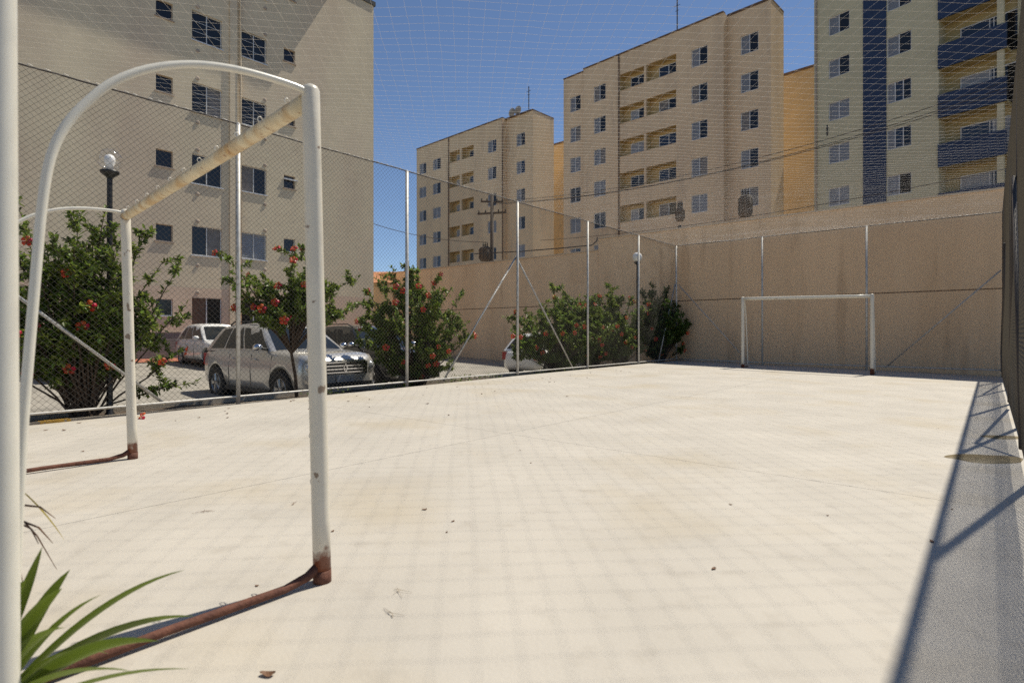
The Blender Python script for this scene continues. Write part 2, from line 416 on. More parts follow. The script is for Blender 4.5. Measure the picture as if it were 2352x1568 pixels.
LEFTP = [0.30, 4.0, 7.32, 10.78, 13.96, 17.06, 20.0]
def build_fence(name, label, P0, d, L, posts, braces, pitch, r, bul, wire, ties=True, top=FH, bot=.06, pr=.032, postmat='galv', topr=.012):
    t = thing(name, label, 'fence', (0,0,0)); d = Vector(d); P0 = Vector(P0)
    pm = None
    for u in posts:
        p = P0 + d*u; b = MB(); zb = fz(p.x, p.y)
        b.tube([(0,0,-.25),(0,0,top-zb-.01)], pr, 10); b.sphere((0,0,top-zb-.01), pr*1.05, 10, 6, .7)
        o = b.build('post', M[postmat], t, True, (p.x, p.y, zb))
    # top cable with wire ties
    pts = []; n = int(L/.25)
    for i in range(n+1):
        u = L*i/n; p = P0 + d*u
        pts.append((p.x, p.y, top - .012*abs(math.sin(u*.97)) + .006*noise.noise((u*3, 1, 2))))
    b = MB(); b.tube(pts, topr, 8); b.build('top_cable', M['cable'], t, True)
    b = MB(); u = .1
    while u < L:
        p = P0 + d*u; h = random.uniform(.014,.024)
        b.tube([(p.x,p.y,top-.02),(p.x+.004,p.y,top+h),(p.x+d.x*.05,p.y+d.y*.05,top+h*.4)], .004, 4); u += random.uniform(.08,.22)
    b.build('tie_wire', M['galv'], t)['kind'] = 'stuff'
    # bottom rail
    pts = []
    for i in range(int(L/.5)+1):
        u = L*i/int(L/.5); p = P0 + d*u
        pts.append((p.x, p.y, max(fz(p.x,p.y),0)*.6 + .085 + .006*noise.noise((u*2, 4, 1))))
    b = MB(); b.tube(pts, .017, 7); b.build('bottom_rail', M['galv'], t, True)
    for (u0, z0_, u1, z1_) in braces:
        a = P0 + d*u0; c = P0 + d*u1; nr = Vector((-d.y, d.x, 0))*.045
        b = MB(); b.tube([(a.x+nr.x,a.y+nr.y,z0_),(c.x+nr.x,c.y+nr.y,z1_)], .021, 8); b.build('brace', M[postmat], t, True)
    m = chain((P0.x,P0.y,0), d, L, bot, top-.02, pitch, r, bul)
    o = m.build('wire_mesh', M[wire], t); o['kind'] = 'stuff'
    return t
build_fence('chain_link_fence', 'tall chain-link fence with white posts along flowering shrubs and parked cars', (FX, NY, 0), (0,1,0), FY-NY,
            [y-NY for y in LEFTP], [(10.78-NY, 2.95, 8.35-NY, .06), (10.78-NY, 2.95, 13.3-NY, .06), (0.05, 2.5, 3.0-NY, .06), (20-NY, 2.9, 18.6-NY, .06)],
            .078, .0018, wavy(1, .03), 'wire')
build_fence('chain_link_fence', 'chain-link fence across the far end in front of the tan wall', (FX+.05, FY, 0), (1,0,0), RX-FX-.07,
            [2.98, 5.98], [(0.02, 2.85, 2.55, .05), (RX-FX-.1, 2.75, RX-FX-2.7, .05)], .078, .0017, wavy(2, .02), 'wire_sunlit')
def rb(u, z):                                            # sagging mesh of the right side bellies into the court near the ground
    Y = NY + u; s = max(0, 1 - abs(z-.5)/1.6)
    return .05*s*(.8+.2*noise.noise((Y*.3, 0, 5))) + .008*noise.noise((Y*.35, z*.5, 9)) + .02
build_fence('chain_link_fence', 'sagging chain-link fence seen edge-on at the right side of court', (RX, NY, 0), (0,1,0), FY-NY,
            [y-NY for y in (2.45, 5.68, 8.9, 12.1, 15.3, 18.4, 19.98)], [(8.9-NY, 2.9, 11.2-NY, .05), (8.9-NY, 2.9, 6.7-NY, .05), (15.3-NY, 2.9, 17.4-NY, .05)],
            .080, .0020, rb, 'wire', pr=.027, postmat='cable', topr=.024)
# near end: fence on the left of the gate opening the camera looks through
gate = build_fence('chain_link_fence', 'white painted near-end fence post close to the lens at left edge', (FX+.05, NY, 0), (1,0,0), -1.80-FX-.05,
            [0.9, 3.6], [], .078, .0021, wavy(4, .015), 'galv')
b = MB()
pA = at_t(8, 1700, 1.36); pB = at_t(-3, -250, 1.36)
b.tube([(pA.x, pA.y, -.1), (pA.x, pA.y, .05), (pB.x, pB.y, 2.35), (pB.x, pB.y, 4.3)], .0325, 20); b.build('gate_post', M['paint_clean'], gate, True)
for i in range(28):                                        # mesh ends wound round the gate post
    z = .12 + i*.078
    p = pA.lerp(pB, (z-.05)/2.3)
    bb = MB(); P = []
    for k in range(9):
        a = math.pi*1.7*k/8 + 1.4
        P.append((p.x-.036+.024*math.cos(a), p.y-.02+.02*math.sin(a), z+.02*math.sin(a*1.0)+.02))
    bb.tube(P, .0035, 6); bb.build('mesh_loop', M['paint_clean'], gate, True)

# ------------------------------------------------------------------ roof net (knotted square net hung on the diagonal)
def netz(X, Y):
    ex = min(X-FX, RX-X, Y-NY, FY-Y); s = max(0, min(1, ex/2.2))
    return FH - .015 - .13*s*(1 + .3*math.sin(Y*.7)) + .035*noise.noise((X*1.1, Y*1.1, 3)) + .012*noise.noise((X*5, Y*5, 8))
b = MB(); S = .15; q = math.sqrt(.5)
cx, cy = (FX+RX)/2, (FY+NY)/2; half = 15.5
for fam in (0, 1):
    d = (q, q) if fam == 0 else (-q, q); nn = (-d[1], d[0])
    k = -104
    while k <= 104:
        o = (cx + nn[0]*k*S, cy + nn[1]*k*S); run = []
        s_ = -half
        lo, hi = None, None
        # clip line to the rectangle
        t0, t1 = -99, 99
        for c, dc, a, e in ((o[0], d[0], FX, RX), (o[1], d[1], NY, FY)):
            u0, u1 = (a-c)/dc, (e-c)/dc
            if u0 > u1: u0, u1 = u1, u0
            t0, t1 = max(t0, u0), min(t1, u1)
        if t1 - t0 > .05:
            ns = max(1, int((t1-t0)/.30)); P = []
            for i in range(ns+1):
                u = t0 + (t1-t0)*i/ns; X, Y = o[0]+d[0]*u, o[1]+d[1]*u
                jx = .018*noise.noise((X*2.3, Y*2.3, 11+fam)); 
                P.append((X + nn[0]*jx, Y + nn[1]*jx, netz(X, Y)))
            b.tube(P, .00095, 3, cap=False)
        k += 1
tag(b.build('roof_net', M['net']), 'thin knotted white net stretched over the whole court', 'net')

# ------------------------------------------------------------------ goals
def goal(name, label, A, B, back, H, lean, arch, barmat='paint_dirty', rP=.037, side_r=.0138, rustz=.11, depth=1.0):
    """A, B post bases; back = unit vector behind the goal; arch = list of (distance behind post, height)"""
    t = thing(name, label, 'goal', ((A.x+B.x)/2, (A.y+B.y)/2, (A.z+B.z)/2))
    O = t.location.copy(); back = Vector(back)
    tops = []
    for P in (A, B):
        p = P - O; top = p + back*lean + Vector((0,0,H)); tops.append(top)
        b = MB(); n = 8; pts = [p + (top-p)*i/n for i in range(n+1)]
        pts = [p] + pts[1:-1] + [top, top + Vector((0,0,.016)), top + Vector((0,0,.026))]
        b.tube(pts, [rP]*(len(pts)-2) + [rP*.8, rP*.35], 20); po = b.build('post', M['paint_post'], t, True)
        b = MB(); b.tube([p - Vector((0,0,.02)), p + (top-p)*(rustz*.5/H)], rP*1.03, 20); b.build('rusty_foot', M['rust'], po, True)
        # base tube going back, and bent side frame
        b = MB(); e = p + back*arch[-1][0] + Vector((0,0,.026))
        b.tube([p + Vector((0,0,.075)) + back*.01, p + Vector((0,0,.042)) + back*.07, p + Vector((0,0,.024)) + back*.17, p.lerp(e,.6) + Vector((0,0,.012)), e - Vector((0,0,.008))], [.022,.019,.016,.016,.016], 12)
        b.build('base_tube', M['rust'], t, True)
        C = [top + Vector((0,0,-.03))] + [p + back*a + Vector((0,0,z)) for a, z in arch] 
        fine = []
        for i in range(len(C)-1):                       # Catmull-Rom through the measured points
            p0, p1, p2, p3 = C[max(i-1,0)], C[i], C[i+1], C[min(i+2,len(C)-1)]
            for k in range(4):
                s = k/4
                fine.append(.5*((2*p1)+(p2-p0)*s+(2*p0-5*p1+4*p2-p3)*s*s+(3*p1-p0-3*p2+p3)*s**3))
        fine.append(C[-1])
        b = MB(); b.tube(fine, side_r, 12); b.build('side_frame', M['paint_clean'], t, True)
        for z in (.42, .62, 1.0, 1.4):                  # net hooks on the post
            q_ = p + (top-p)*(z/H); bb = MB(); P2 = []
            sx = -1 if (P is A) else 1
            for k in range(9):
                a = 2*math.pi*k/8*.86
                P2.append(q_ + Vector((sx*(rP*.9+.017-.017*math.cos(a)), 0, .015*math.sin(a))) + back*.005)
            bb.tube(P2, .0022, 5); bb.build('net_hook', M['galv'], po, True)
    dv = (tops[1]-tops[0]); L = dv.length; dv.normalize()
    b = MB(); a0 = tops[0] + Vector((0,0,-.035)) + dv*rP*.7; a1 = tops[1] + Vector((0,0,-.035)) - dv*rP*.7
    b.tube([a0 + (a1-a0)*i/10 for i in range(11)], rP*.97, 20); cr = b.build('crossbar', M[barmat], t, True)
    for i in range(11):
        q_ = a0 + (a1-a0)*((i+.6)/11); bb = MB(); P2 = []
        for k in range(9):
            a = 2*math.pi*k/8*.86
            P2.append(q_ + Vector((0,0,rP*.9+.014-.014*math.cos(a))) + back*(.012*math.sin(a)+.01))
        bb.tube(P2, .0024, 5); bb.build('net_hook', M['paint_clean'], cr, True)
    return t
A = Vector((-2.19, 1.34, 0)); B = Vector((-5.57, 1.62, 0))
arch = [(.10,2.075),(.26,2.072),(.40,2.055),(.53,2.02),(.655,1.96),(.756,1.882),(.826,1.796),(.882,1.704),(.919,1.60),(.94,1.45),(.956,1.225),(.971,1.0),(.986,.76),(1.0,.4),(1.01,.03)]
goal('goal', 'nearer white football goal with rusty crossbar and bent side frames', A, B, (0,-1,0), 2.08, .055, arch)
fl = at_t(1706, 841, 17.6); fr = at_t(2003, 860, 15.35)
fl.z = fz(fl.x, fl.y); fr.z = fz(fr.x, fr.y)
bk = Vector((-(fl-fr).y, (fl-fr).x, 0)).normalized(); bk = bk if bk.y > 0 else -bk
arch2 = [(.06,2.13),(.12,2.1),(.2,1.95),(.28,1.6),(.34,1.1),(.4,.6),(.46,.03)]
goal('goal', 'far white football goal standing in front of the tan wall', fr, fl, bk, 2.16, 0.0, arch2, 'paint', rP=.05, side_r=.017, rustz=.05)
# ------------------------------------------------------------------ apartment blocks
class Facade:
    """vertical plane through the point seen at column xa at depth ta, running to the vanishing column vpx"""
    def __init__(s, xa, ta, vpx=None, X=None):
        if X is not None:
            s.O = Vector((X, X/ray(xa)[0]*ray(xa)[1], 0)); s.d = Vector((0,1,0))
        else:
            s.O = at_t(xa, HY, ta); s.O.z = 0
            a, b = ray(vpx); s.d = -Vector((a, b, 0)).normalized()
        s.rz = math.atan2(s.d.y, s.d.x); s.n = Vector((-s.d.y, s.d.x, 0))
    def t(s, x):
        a, b = ray(x); return (s.O.x*s.n.x + s.O.y*s.n.y) / (a*s.n.x + b*s.n.y)
    def u(s, x):
        p = at_t(x, HY, s.t(x)); return (p - s.O).x*s.d.x + (p - s.O).y*s.d.y
    def z(s, x, y): return CAMH + (HY - y)*s.t(x)/F

def holed(b, u0, u1, z0, z1, ops, v=0.0, rev=.16):
    """wall face in the plane y=v with rectangular openings and their reveals"""
    ops = [(max(a,u0),min(c,u1),max(e,z0),min(f,z1)) for a,c,e,f in ops if c > u0 and a < u1 and f > z0 and e < z1]
    us = sorted({u0,u1} | {o[0] for o in ops} | {o[1] for o in ops}); zs = sorted({z0,z1} | {o[2] for o in ops} | {o[3] for o in ops})
    for i in range(len(us)-1):
        k = 0
        while k < len(zs)-1:
            cu = (us[i]+us[i+1])/2
            def ins(kk):
                cz = (zs[kk]+zs[kk+1])/2
                return any(o[0] < cu < o[1] and o[2] < cz < o[3] for o in ops)
            if ins(k): k += 1; continue
            e = k
            while e+1 < len(zs)-1 and not ins(e+1): e += 1
            b.quad((us[i],v,zs[k]),(us[i+1],v,zs[k]),(us[i+1],v,zs[e+1]),(us[i],v,zs[e+1])); k = e+1
    for a, c, e, f in ops:
        b.quad((a,v,e),(a,v,f),(a,v+rev,f),(a,v+rev,e)); b.quad((c,v,f),(c,v,e),(c,v+rev,e),(c,v+rev,f))
        b.quad((a,v,e),(a,v+rev,e),(c,v+rev,e),(c,v,e)); b.quad((a,v,f),(c,v,f),(c,v+rev,f),(a,v+rev,f))
def window(par, a, c, e, f, v, leaves, fr=.045, rev=.14, grille=0, sill=None, framemat='alu'):
    """leaves: one letter per leaf from left: G grey shutter, B dark glass, S glass with a sky tint painted in, C curtain, W brown curtain"""
    o = MB(); y0 = v+rev-.07; y1 = v+rev-.02
    o.box(a,c,y0,y1,e,e+fr); o.box(a,c,y0,y1,f-fr,f); o.box(a,a+fr,y0,y1,e+fr,f-fr); o.box(c-fr,c,y0,y1,e+fr,f-fr)
    n = len(leaves)
    for i in range(1, n):
        x = a + (c-a)*i/n; o.box(x-fr*.5, x+fr*.5, y0-.012, y1, e+fr, f-fr)
    for i in range(grille):
        z = e + (f-e)*(i+1)/(grille+1); o.box(a+fr, c-fr, y0+.01, y0+.025, z-.008, z+.008)
    if sill: o.box(a-.05, c+.05, v-sill, v+rev*.5, e-.05, e-.003)
    w_ = o.build('window', M[framemat], par)
    mm = {'G':'shutter','B':'glass','S':'glass_blue','C':'curtain','W':'brown_curtain'}
    for i, ch in enumerate(leaves):
        x0 = a + (c-a)*i/n; x1 = a + (c-a)*(i+1)/n
        p = MB()
        if ch == 'G':
            k = max(4, int((f-e)/.09)); 
            for j in range(k):
                z0 = e+fr + (f-e-2*fr)*j/k; z1 = e+fr + (f-e-2*fr)*(j+1)/k
                p.quad((x0,y1-.026,z0),(x1,y1-.026,z0),(x1,y1-.006,z1),(x0,y1-.006,z1))
            p.build('shutter', M['shutter'], w_)
        else:
            yy = v+rev-.004 if ch in 'CW' else y1-.012
            p.quad((x0,yy,e),(x1,yy,e),(x1,yy,f),(x0,yy,f))
            p.build('pane' if ch in 'BS' else 'curtain', M[mm[ch]], w_)
    return w_
def niche(par, a, c, e, f, v, dep, m):
    b = MB()
    b.quad((a,v+dep,e),(c,v+dep,e),(c,v+dep,f),(a,v+dep,f)); b.quad((a,v+.15,f),(c,v+.15,f),(c,v+dep,f),(a,v+dep,f))
    b.quad((a,v+.15,e),(a,v+dep,e),(a,v+dep,f),(a,v+.15,f)); b.quad((c,v+dep,e),(c,v+.15,e),(c,v+.15,f),(c,v+dep,f))
    b.quad((a,v+dep,e),(a,v+.15,e),(c,v+.15,e),(c,v+dep,e))
    return b.build('balcony', M[m], par)

# ---- left block beside the car park
f1 = Facade(858, 0, X=-25.0); G1 = pz(-25.0)
b1 = thing('apartment_building', 'cream block-work apartment building rising behind the parked cars at left', 'building', (f1.O.x, f1.O.y, 0), f1.rz)
U = f1.u; Z = f1.z
rows = [Z(441,22) - i*(Z(441,22)-Z(441,187)) for i in range(-1,5)]
cols = {'s0': (U(358),U(397),.66,0.0), 'w1': (U(441),U(510),1.20,0.0), 'w2': (U(555),U(612),1.14,0.0), 's3': (U(652),U(678),.60,0.0)}
ZR = Z(858,10)
ops = []; wins = []
pat1 = ['BB','BB','BC','BB','BC','WB']; pat2 = ['BB','BB','BB','CB','GG','BB']
for ri, zt in enumerate(rows):
    for cn, (a, c, h, _) in cols.items():
        top = zt if cn[0] == 'w' else zt + (-.02 if cn == 's3' else -.12)
        hh = h + (.35 if (cn == 'w1' and ri == 5) else 0)
        ops.append((a, c, top-hh, top)); wins.append((cn, ri, a, c, top-hh, top))
b = MB(); uL = U(858) - 45; uR = U(858)
holed(b, uL, uR, 2.9+G1, ZR, ops, 0, .16)
b.add([(uR,0,-1.2),(uR,12,-1.2),(uR,12,ZR),(uR,0,ZR)], [(0,1,2,3)]); b.add([(uL,0,-1.2),(uL,12,-1.2),(uL,12,ZR),(uL,0,ZR)], [(0,3,2,1)])
b.quad((uR,12,-1.2),(uL,12,-1.2),(uL,12,ZR),(uR,12,ZR))
b.build('wall', M['b1'], b1)
b = MB(); holed(b, uL, uR, 1.1+G1, 2.9+G1, ops, -.004, .16); b.build('lower_wall', M['b1low'], b1)
b = MB(); b.box(uL, uR, -.03, .3, -1.2, 1.06+G1); b.build('dado', M['dado'], b1)
b = MB(); b.box(uL, uR, -.055, .1, 1.06+G1, 1.1+G1); b.build('dado_ledge', M['b1trim'], b1)
for cn, ri, a, c, e, f in wins:
    if cn == 'w1': lv = pat1[ri]
    elif cn == 'w2': lv = pat2[ri]
    else: lv = 'B'
    if cn[0] == 'w': window(b1, a, c, e, f, 0, lv, .03, .15, 0 if 'W' in lv else 2 if ri < 3 else 0, .045)
    else: window(b1, a, c, e, f, 0, lv, .025, .15, 0, .05, 'alu' if (ri in (0,5) and cn == 's0') or (ri == 4 and cn == 's3') else 'b1trim')
    if cn == 's3' and ri == 3:
        bb = MB(); bb.box(a-.03, c+.12, -.06, .02, f-.22, f-.16); bb.build('tilted_vent_pane', M['alu'], b1)
    if cn[0] == 'w':                                     # round vents over and under the windows
        for dx, dz in (((c-a)*.18 if cn == 'w1' else (c-a)*.94, -.42),((c-a)*.18 if cn == 'w1' else (c-a)*.94, .20)):
            q_ = MB(); z_ = e+dz if dz < 0 else f+dz
            q_.lathe([(.0001,-.03),(.05,-.035),(.075,-.02),(.08,.005)], 14, (a+dx, 0, z_), 'y'); q_.build('vent', M['b1trim'], b1, True)
b = MB(); uP = U(527); b.box(uP, uP+.30, -.07, .01, G1+1.1, ZR-2.6); b.build('pilaster', M['b1'], b1)
b = MB(); b.tube([(uP+.44,-.07,G1+1.1),(uP+.44,-.07,ZR-2.8),(uP+.15,-.12,ZR-2.5)], .045, 10); b.build('downpipe', M['b1'], b1, True)
b = MB(); b.box(U(745), uR+.10, -.05, .3, ZR-.10, ZR+.12); b.box(uR, uR+.10, .3, 12, ZR-.10, ZR+.12); b.build('roof_gutter', M['plastic'], b1)
b = MB(); b.box(uL, U(703)+1.68, -.70, 12, ZR+.0, ZR+.3); b.build('shade_overhang', M['b1trim'], b1)  # unseen overhang, added to throw the shadow across the upper facade
b = MB(); b.add([(uL,.2,ZR+.1),(uR,.2,ZR+.1),(uR,6,ZR+1.6),(uL,6,ZR+1.6)],[(0,1,2,3)]); b.add([(uL,6,ZR+1.6),(uR,6,ZR+1.6),(uR,12,ZR+.1),(uL,12,ZR+.1)],[(0,1,2,3)])
b.build('roof', M['tile'], b1)

# ---- two beige blocks beyond the wall
def beige(name, label, fc, m, cols, row_y, row_x, nrows, winh, balx, bal_top, bal_bot, left, right, side_x, roof_x, setbacks, pats, bpats, pipes, Gz=-1.2, sideu=10.0):
    t = thing(name, label, 'building', (fc.O.x, fc.O.y, 0), fc.rz)
    zt0 = fc.z(row_x, row_y[0]); dz = (fc.z(row_x, row_y[0]) - fc.z(row_x, row_y[1]))/(row_y[2])
    uL, uR = fc.u(left), fc.u(right); top = fc.z(*roof_x)
    q0 = fc.O + fc.d*uR; a_, b_ = ray(side_x)          # depth at which the receding side wall meets its far edge
    sideu = (b_*q0.x - a_*q0.y)/(a_*fc.n.y - b_*fc.n.x)
    secs = []; prev = uL
    for x, v in setbacks: secs.append((prev, fc.u(x) if x else uR, v)); prev = secs[-1][1]
    ops = []; wn = []; bn = []
    for r in range(nrows):
        zt = zt0 - r*dz
        for ci, (xa, xc) in enumerate(cols):
            a, c = fc.u(xa), fc.u(xc); ops.append((a, c, zt-winh, zt)); wn.append((a, c, zt-winh, zt, pats[(ci*7+r*3) % len(pats)] if isinstance(pats, str) is False else pats))
        for bi, (xa, xc) in enumerate(balx):
            a, c = fc.u(xa), fc.u(xc); e = zt0 + bal_bot - r*dz; f = zt0 + bal_top - r*dz
            ops.append((a, c, e, f)); bn.append((a, c, e, f, bi, r))
    b = MB()
    for (a, c, v) in secs: holed(b, a, c, Gz, top, ops, v, .15)
    for i in range(len(secs)-1):
        a = secs[i][1]; v0, v1 = secs[i][2], secs[i+1][2]
        b.quad((a,v0,Gz),(a,v1,Gz),(a,v1,top),(a,v0,top))
    vl, vr = secs[0][2], secs[-1][2]
    b.quad((uR,vr,Gz),(uR,sideu,Gz),(uR,sideu,top),(uR,vr,top)); b.quad((uL,sideu,Gz),(uL,vl,Gz),(uL,vl,top),(uL,sideu,top))
    b.quad((uR,sideu,Gz),(uL,sideu,Gz),(uL,sideu,top),(uR,sideu,top))
    b.build('wall', M[m], t)
    def vof(u): 
        for a, c, v in secs:
            if a <= u <= c: return v
        return 0
    for (a, c, e, f, p) in wn: window(t, a, c, e, f, vof((a+c)/2), p, .05, .13, 0, None)
    for (a, c, e, f, bi, r) in bn:
        n_ = niche(t, a, c, e, f, vof((a+c)/2), .75, 'niche')
        ww = c-a; lv = bpats[(bi*3+r*2) % len(bpats)]
        o = MB(); v = vof((a+c)/2)+.74
        x0, x1 = a + ww*.30, c - ww*.05; z0, z1 = e+.02, e+(f-e)*.80
        o.box(x0,x1,v-.05,v,z1-.05,z1); o.box(x0,x0+.05,v-.05,v,z0,z1); o.box(x1-.05,x1,v-.05,v,z0,z1); o.box((x0+x1)/2-.03,(x0+x1)/2+.03,v-.06,v,z0,z1)
        o.build('window', M['alu'], n_)
        for i, ch in enumerate(lv):
            p = MB(); xa, xc = x0+(x1-x0)*i/2, x0+(x1-x0)*(i+1)/2
            p.quad((xa,v-.02,z0),(xc,v-.02,z0),(xc,v-.02,z1),(xa,v-.02,z1)); p.build('pane', M[{'B':'glass','S':'glass_blue','G':'shutter','C':'curtain'}[ch]], n_)
        if bi == 0:
            p = MB(); p.box(a-.06, c+.06, v-.77, v-.71, e-.03, e+.012); p.build('parapet_cap', M['wallcap'], t)
    for x, off in pipes:
        p = MB(); uu = fc.u(x); p.tube([(uu, vof(uu-.05)-.06, Gz),(uu, vof(uu-.05)-.06, top-.05)], .06, 8); p.build('downpipe', M['stain'], t, True)
    # dark tiled verge along the roof line and a ridge
    p = MB()
    for (a, c, v) in secs: p.box(a, c, v-.08, v+.3, top, top+.10)
    p.box(uR-.2, uR+.02, vr, sideu, top, top+.101)
    p.box(uL, uR-.2, secs[0][2]+.3, sideu, top-.05, top+.06)
    rf = p.build('roof', M['tile'], t)
    return t, uL, uR, top
f3 = Facade(1315, 52.0, -140)
b3, uL3, uR3, top3 = beige('apartment_building', 'larger beige apartment building with recessed yellow balconies above the wall', f3, 'b3',
    [(1304,1328),(1364,1391),(1588,1625),(1692,1733)], (218, 499, 4.0), 1316, 6, f3.z(1316,218)-f3.z(1316,253),
    [(1422,1479),(1484,1553)], f3.z(1425,172)-f3.z(1316,218), f3.z(1425,210)-f3.z(1316,218), 1289, 1762, 1800, (1420,128),
    [(1340,.35),(1662,0.0),(None,.7)], ['GB','GB','GG','GC','GB','GS','GG','CB','GB','BB'], ['BB','SS','GB','SB','GG','CB'], [(1422,0)])
f2 = Facade(970, 66.5, -200)
b2, uL2, uR2, top2 = beige('apartment_building', 'smaller beige apartment building with yellow balconies behind the utility pole', f2, 'b2',
    [(963,979),(994,1012),(1120,1140),(1178,1198)], (375, 538, 3.0), 970, 5, f2.z(970,370)-f2.z(970,395),
    [(1031,1056),(1060,1088)], f2.z(1031,347)-f2.z(970,371), f2.z(1031,372)-f2.z(970,371), 957, 1216, 1272, (1031,317),
    [(1155,0.0),(None,.5)], ['GB','GB','GB','GG','GS'], ['GB','SB','GG','BB'], [(1031,0),(1155,0)])
# roof aerials
for par, uu, tp, hh in ((b3, f3.u(1554), top3, 2.6), (b2, f2.u(1213), top2, 2.2)):
    p = MB(); p.tube([(uu,.1,tp),(uu,.1,tp+hh)], .045, 6); p.tube([(uu-.25,.1,tp+hh*.8),(uu+.25,.1,tp+hh*.8)], .02, 5); p.tube([(uu-.16,.1,tp+hh*.65),(uu+.16,.1,tp+hh*.65)], .02, 5)
    p.build('aerial', M['cable'], par)
# satellite dishes on the small block
for x in (1168, 1182):
    p = MB(); uu = f2.u(x); p.lathe([(.0001,0),(.25,.05),(.45,.18)], 12, (uu,.3,top2+.5), 'y'); p.tube([(uu,.3,top2),(uu,.3,top2+.5)], .03, 5); p.build('satellite_dish', M['poleconc'], b2)

# ---- ochre wings seen in the gaps
fo = Facade(1800, 47.0, -140)
t = thing('apartment_building', 'plain ochre wall of a building between beige and blue-striped blocks', 'building', (fo.O.x, fo.O.y, 0), fo.rz)
p = MB(); zt = fo.z(1830, 166); p.box(fo.u(1770), fo.u(1874), 0, 6, -1.2, zt); p.build('wall', M['ochre'], t)
p = MB(); p.box(fo.u(1770)-.1, fo.u(1874)+.15, -.15, 6.1, zt, zt+.15); p.build('roof', M['tile'], t)
fo2 = Facade(1280, 60.0, -140)
t = thing('apartment_building', 'narrow ochre strip of building glimpsed between two beige blocks', 'building', (fo2.O.x, fo2.O.y, 0), fo2.rz)
p = MB(); zt = fo2.z(1280, 332); p.box(fo2.u(1262), fo2.u(1300), 0, 6, -1.2, zt); p.build('wall', M['ochre'], t)
p = MB(); p.box(fo2.u(1262)-.1, fo2.u(1300)+.1, -.12, 6, zt, zt+.14); p.build('roof', M['tile'], t)

# ---- right block with navy stripe and balconies
f4 = Facade(1925, 36.6, 265)
b4 = thing('apartment_building', 'grey-cream tower with navy vertical stripe and navy balcony fronts at right', 'building', (f4.O.x, f4.O.y, 0), f4.rz)
U = f4.u; Z = f4.z; H4 = 31.0; G4 = -1.2
uA, uB, uC, uD, uE = U(1870), U(1983), U(2036), U(2156), U(2420)
ops = []; wl = []
dz = Z(1925,33) - Z(1925,132); h = Z(1903,40) - Z(1903,82)
for r in range(-1, 8):
    zt = Z(1925,33) - r*dz; ops.append((U(1903), U(1951), zt-h, zt)); wl.append((U(1903),U(1951),zt-h,zt, ['GB','GB','GG','GG','GG','GB'][r % 6]))
    zt2 = Z(2066,77) - (r-0)*dz; ops.append((U(2037), U(2093), zt2-h*1.02, zt2)); wl.append((U(2037),U(2093),zt2-h*1.02,zt2, ['GB','GSB','GSB','GB','GBB','GB'][r % 6]))
nb = []
pz1 = Z(2155,108); pz0 = Z(2155,160)
for r in range(-2, 7):
    e = pz1 - r*dz; f = pz0 - (r-1)*dz
    nb.append((uD+.02, U(2300), e, f, r))
b = MB()
holed(b, uA, uB, G4, H4, ops, 0, .15); holed(b, uC, uD, G4, H4, ops, 0, .15)
b.box(uA-.02, uD, .2, 14, G4, H4) if False else None
b.quad((uA,14,G4),(uA,0,G4),(uA,0,H4),(uA,14,H4)); b.quad((uE,0,G4),(uE,14,G4),(uE,14,H4),(uE,0,H4)); b.quad((uD,0,G4),(uD,1.5,G4),(uD,1.5,H4),(uD,0,H4))
b.quad((U(2325),.9,G4),(uE,.9,G4),(uE,.9,H4),(U(2325),.9,H4))
b.quad((uA,0,H4),(uE,0,H4),(uE,14,H4),(uA,14,H4)); b.quad((uE,14,G4),(uA,14,G4),(uA,14,H4),(uE,14,H4))
b.build('wall', M['b4'], b4)
b = MB(); b.box(uB, uC, -.05, .4, G4, H4-.01); b.build('navy_stripe', M['blue'], b4)
for (a, c, e, f, p) in wl: window(b4, a, c, e, f, 0, p, .045, .13, 0, None)
dp = MB(); dp.tube([(uA+.16,-.06,G4),(uA+.16,-.06,H4-.1)], .05, 8); dp.build('downpipe', M['b1trim'], b4, True)
uN = U(2325)
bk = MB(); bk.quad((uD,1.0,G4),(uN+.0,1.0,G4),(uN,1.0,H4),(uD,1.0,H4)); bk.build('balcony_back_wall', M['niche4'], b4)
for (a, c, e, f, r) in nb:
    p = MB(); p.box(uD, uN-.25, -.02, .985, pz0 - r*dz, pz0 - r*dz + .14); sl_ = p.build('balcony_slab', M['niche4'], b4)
    p = MB(); p.box(uD, uN-.2, -.14, -.021, pz0 - r*dz - .02, pz1 - r*dz); p.build('balcony_front', M['blue'], b4)
    o = MB(); x0, x1 = uD+.75, uD+3.5; z0, z1 = pz0-r*dz+.14, pz0-r*dz+2.2; v = .99
    for xx in (x0, (x0+x1)/2-.09, (x0+x1)/2+.09, x1): o.box(xx-.025, xx+.025, v-.06, v, z0, z1)
    o.box(x0-.03,x1+.03,v-.06,v,z1,z1+.05); wf = o.build('window', M['alu'], b4)
    p = MB(); p.quad((x0,v-.03,z0),((x0+x1)/2,v-.03,z0),((x0+x1)/2,v-.03,z1),(x0,v-.03,z1)); p.build('pane', M['glass_blue' if r % 2 == 0 else 'shutter'], wf)
    p = MB(); p.quad(((x0+x1)/2,v-.03,z0),(x1,v-.03,z0),(x1,v-.03,z1),((x0+x1)/2,v-.03,z1)); p.build('pane', M['glass' if r != 2 else 'shutter'], wf)
p = MB(); p.box(uN-.62, uN-.34, -.018, .2, G4, H4-.02); p.build('balcony_pillar', M['b4'], b4)

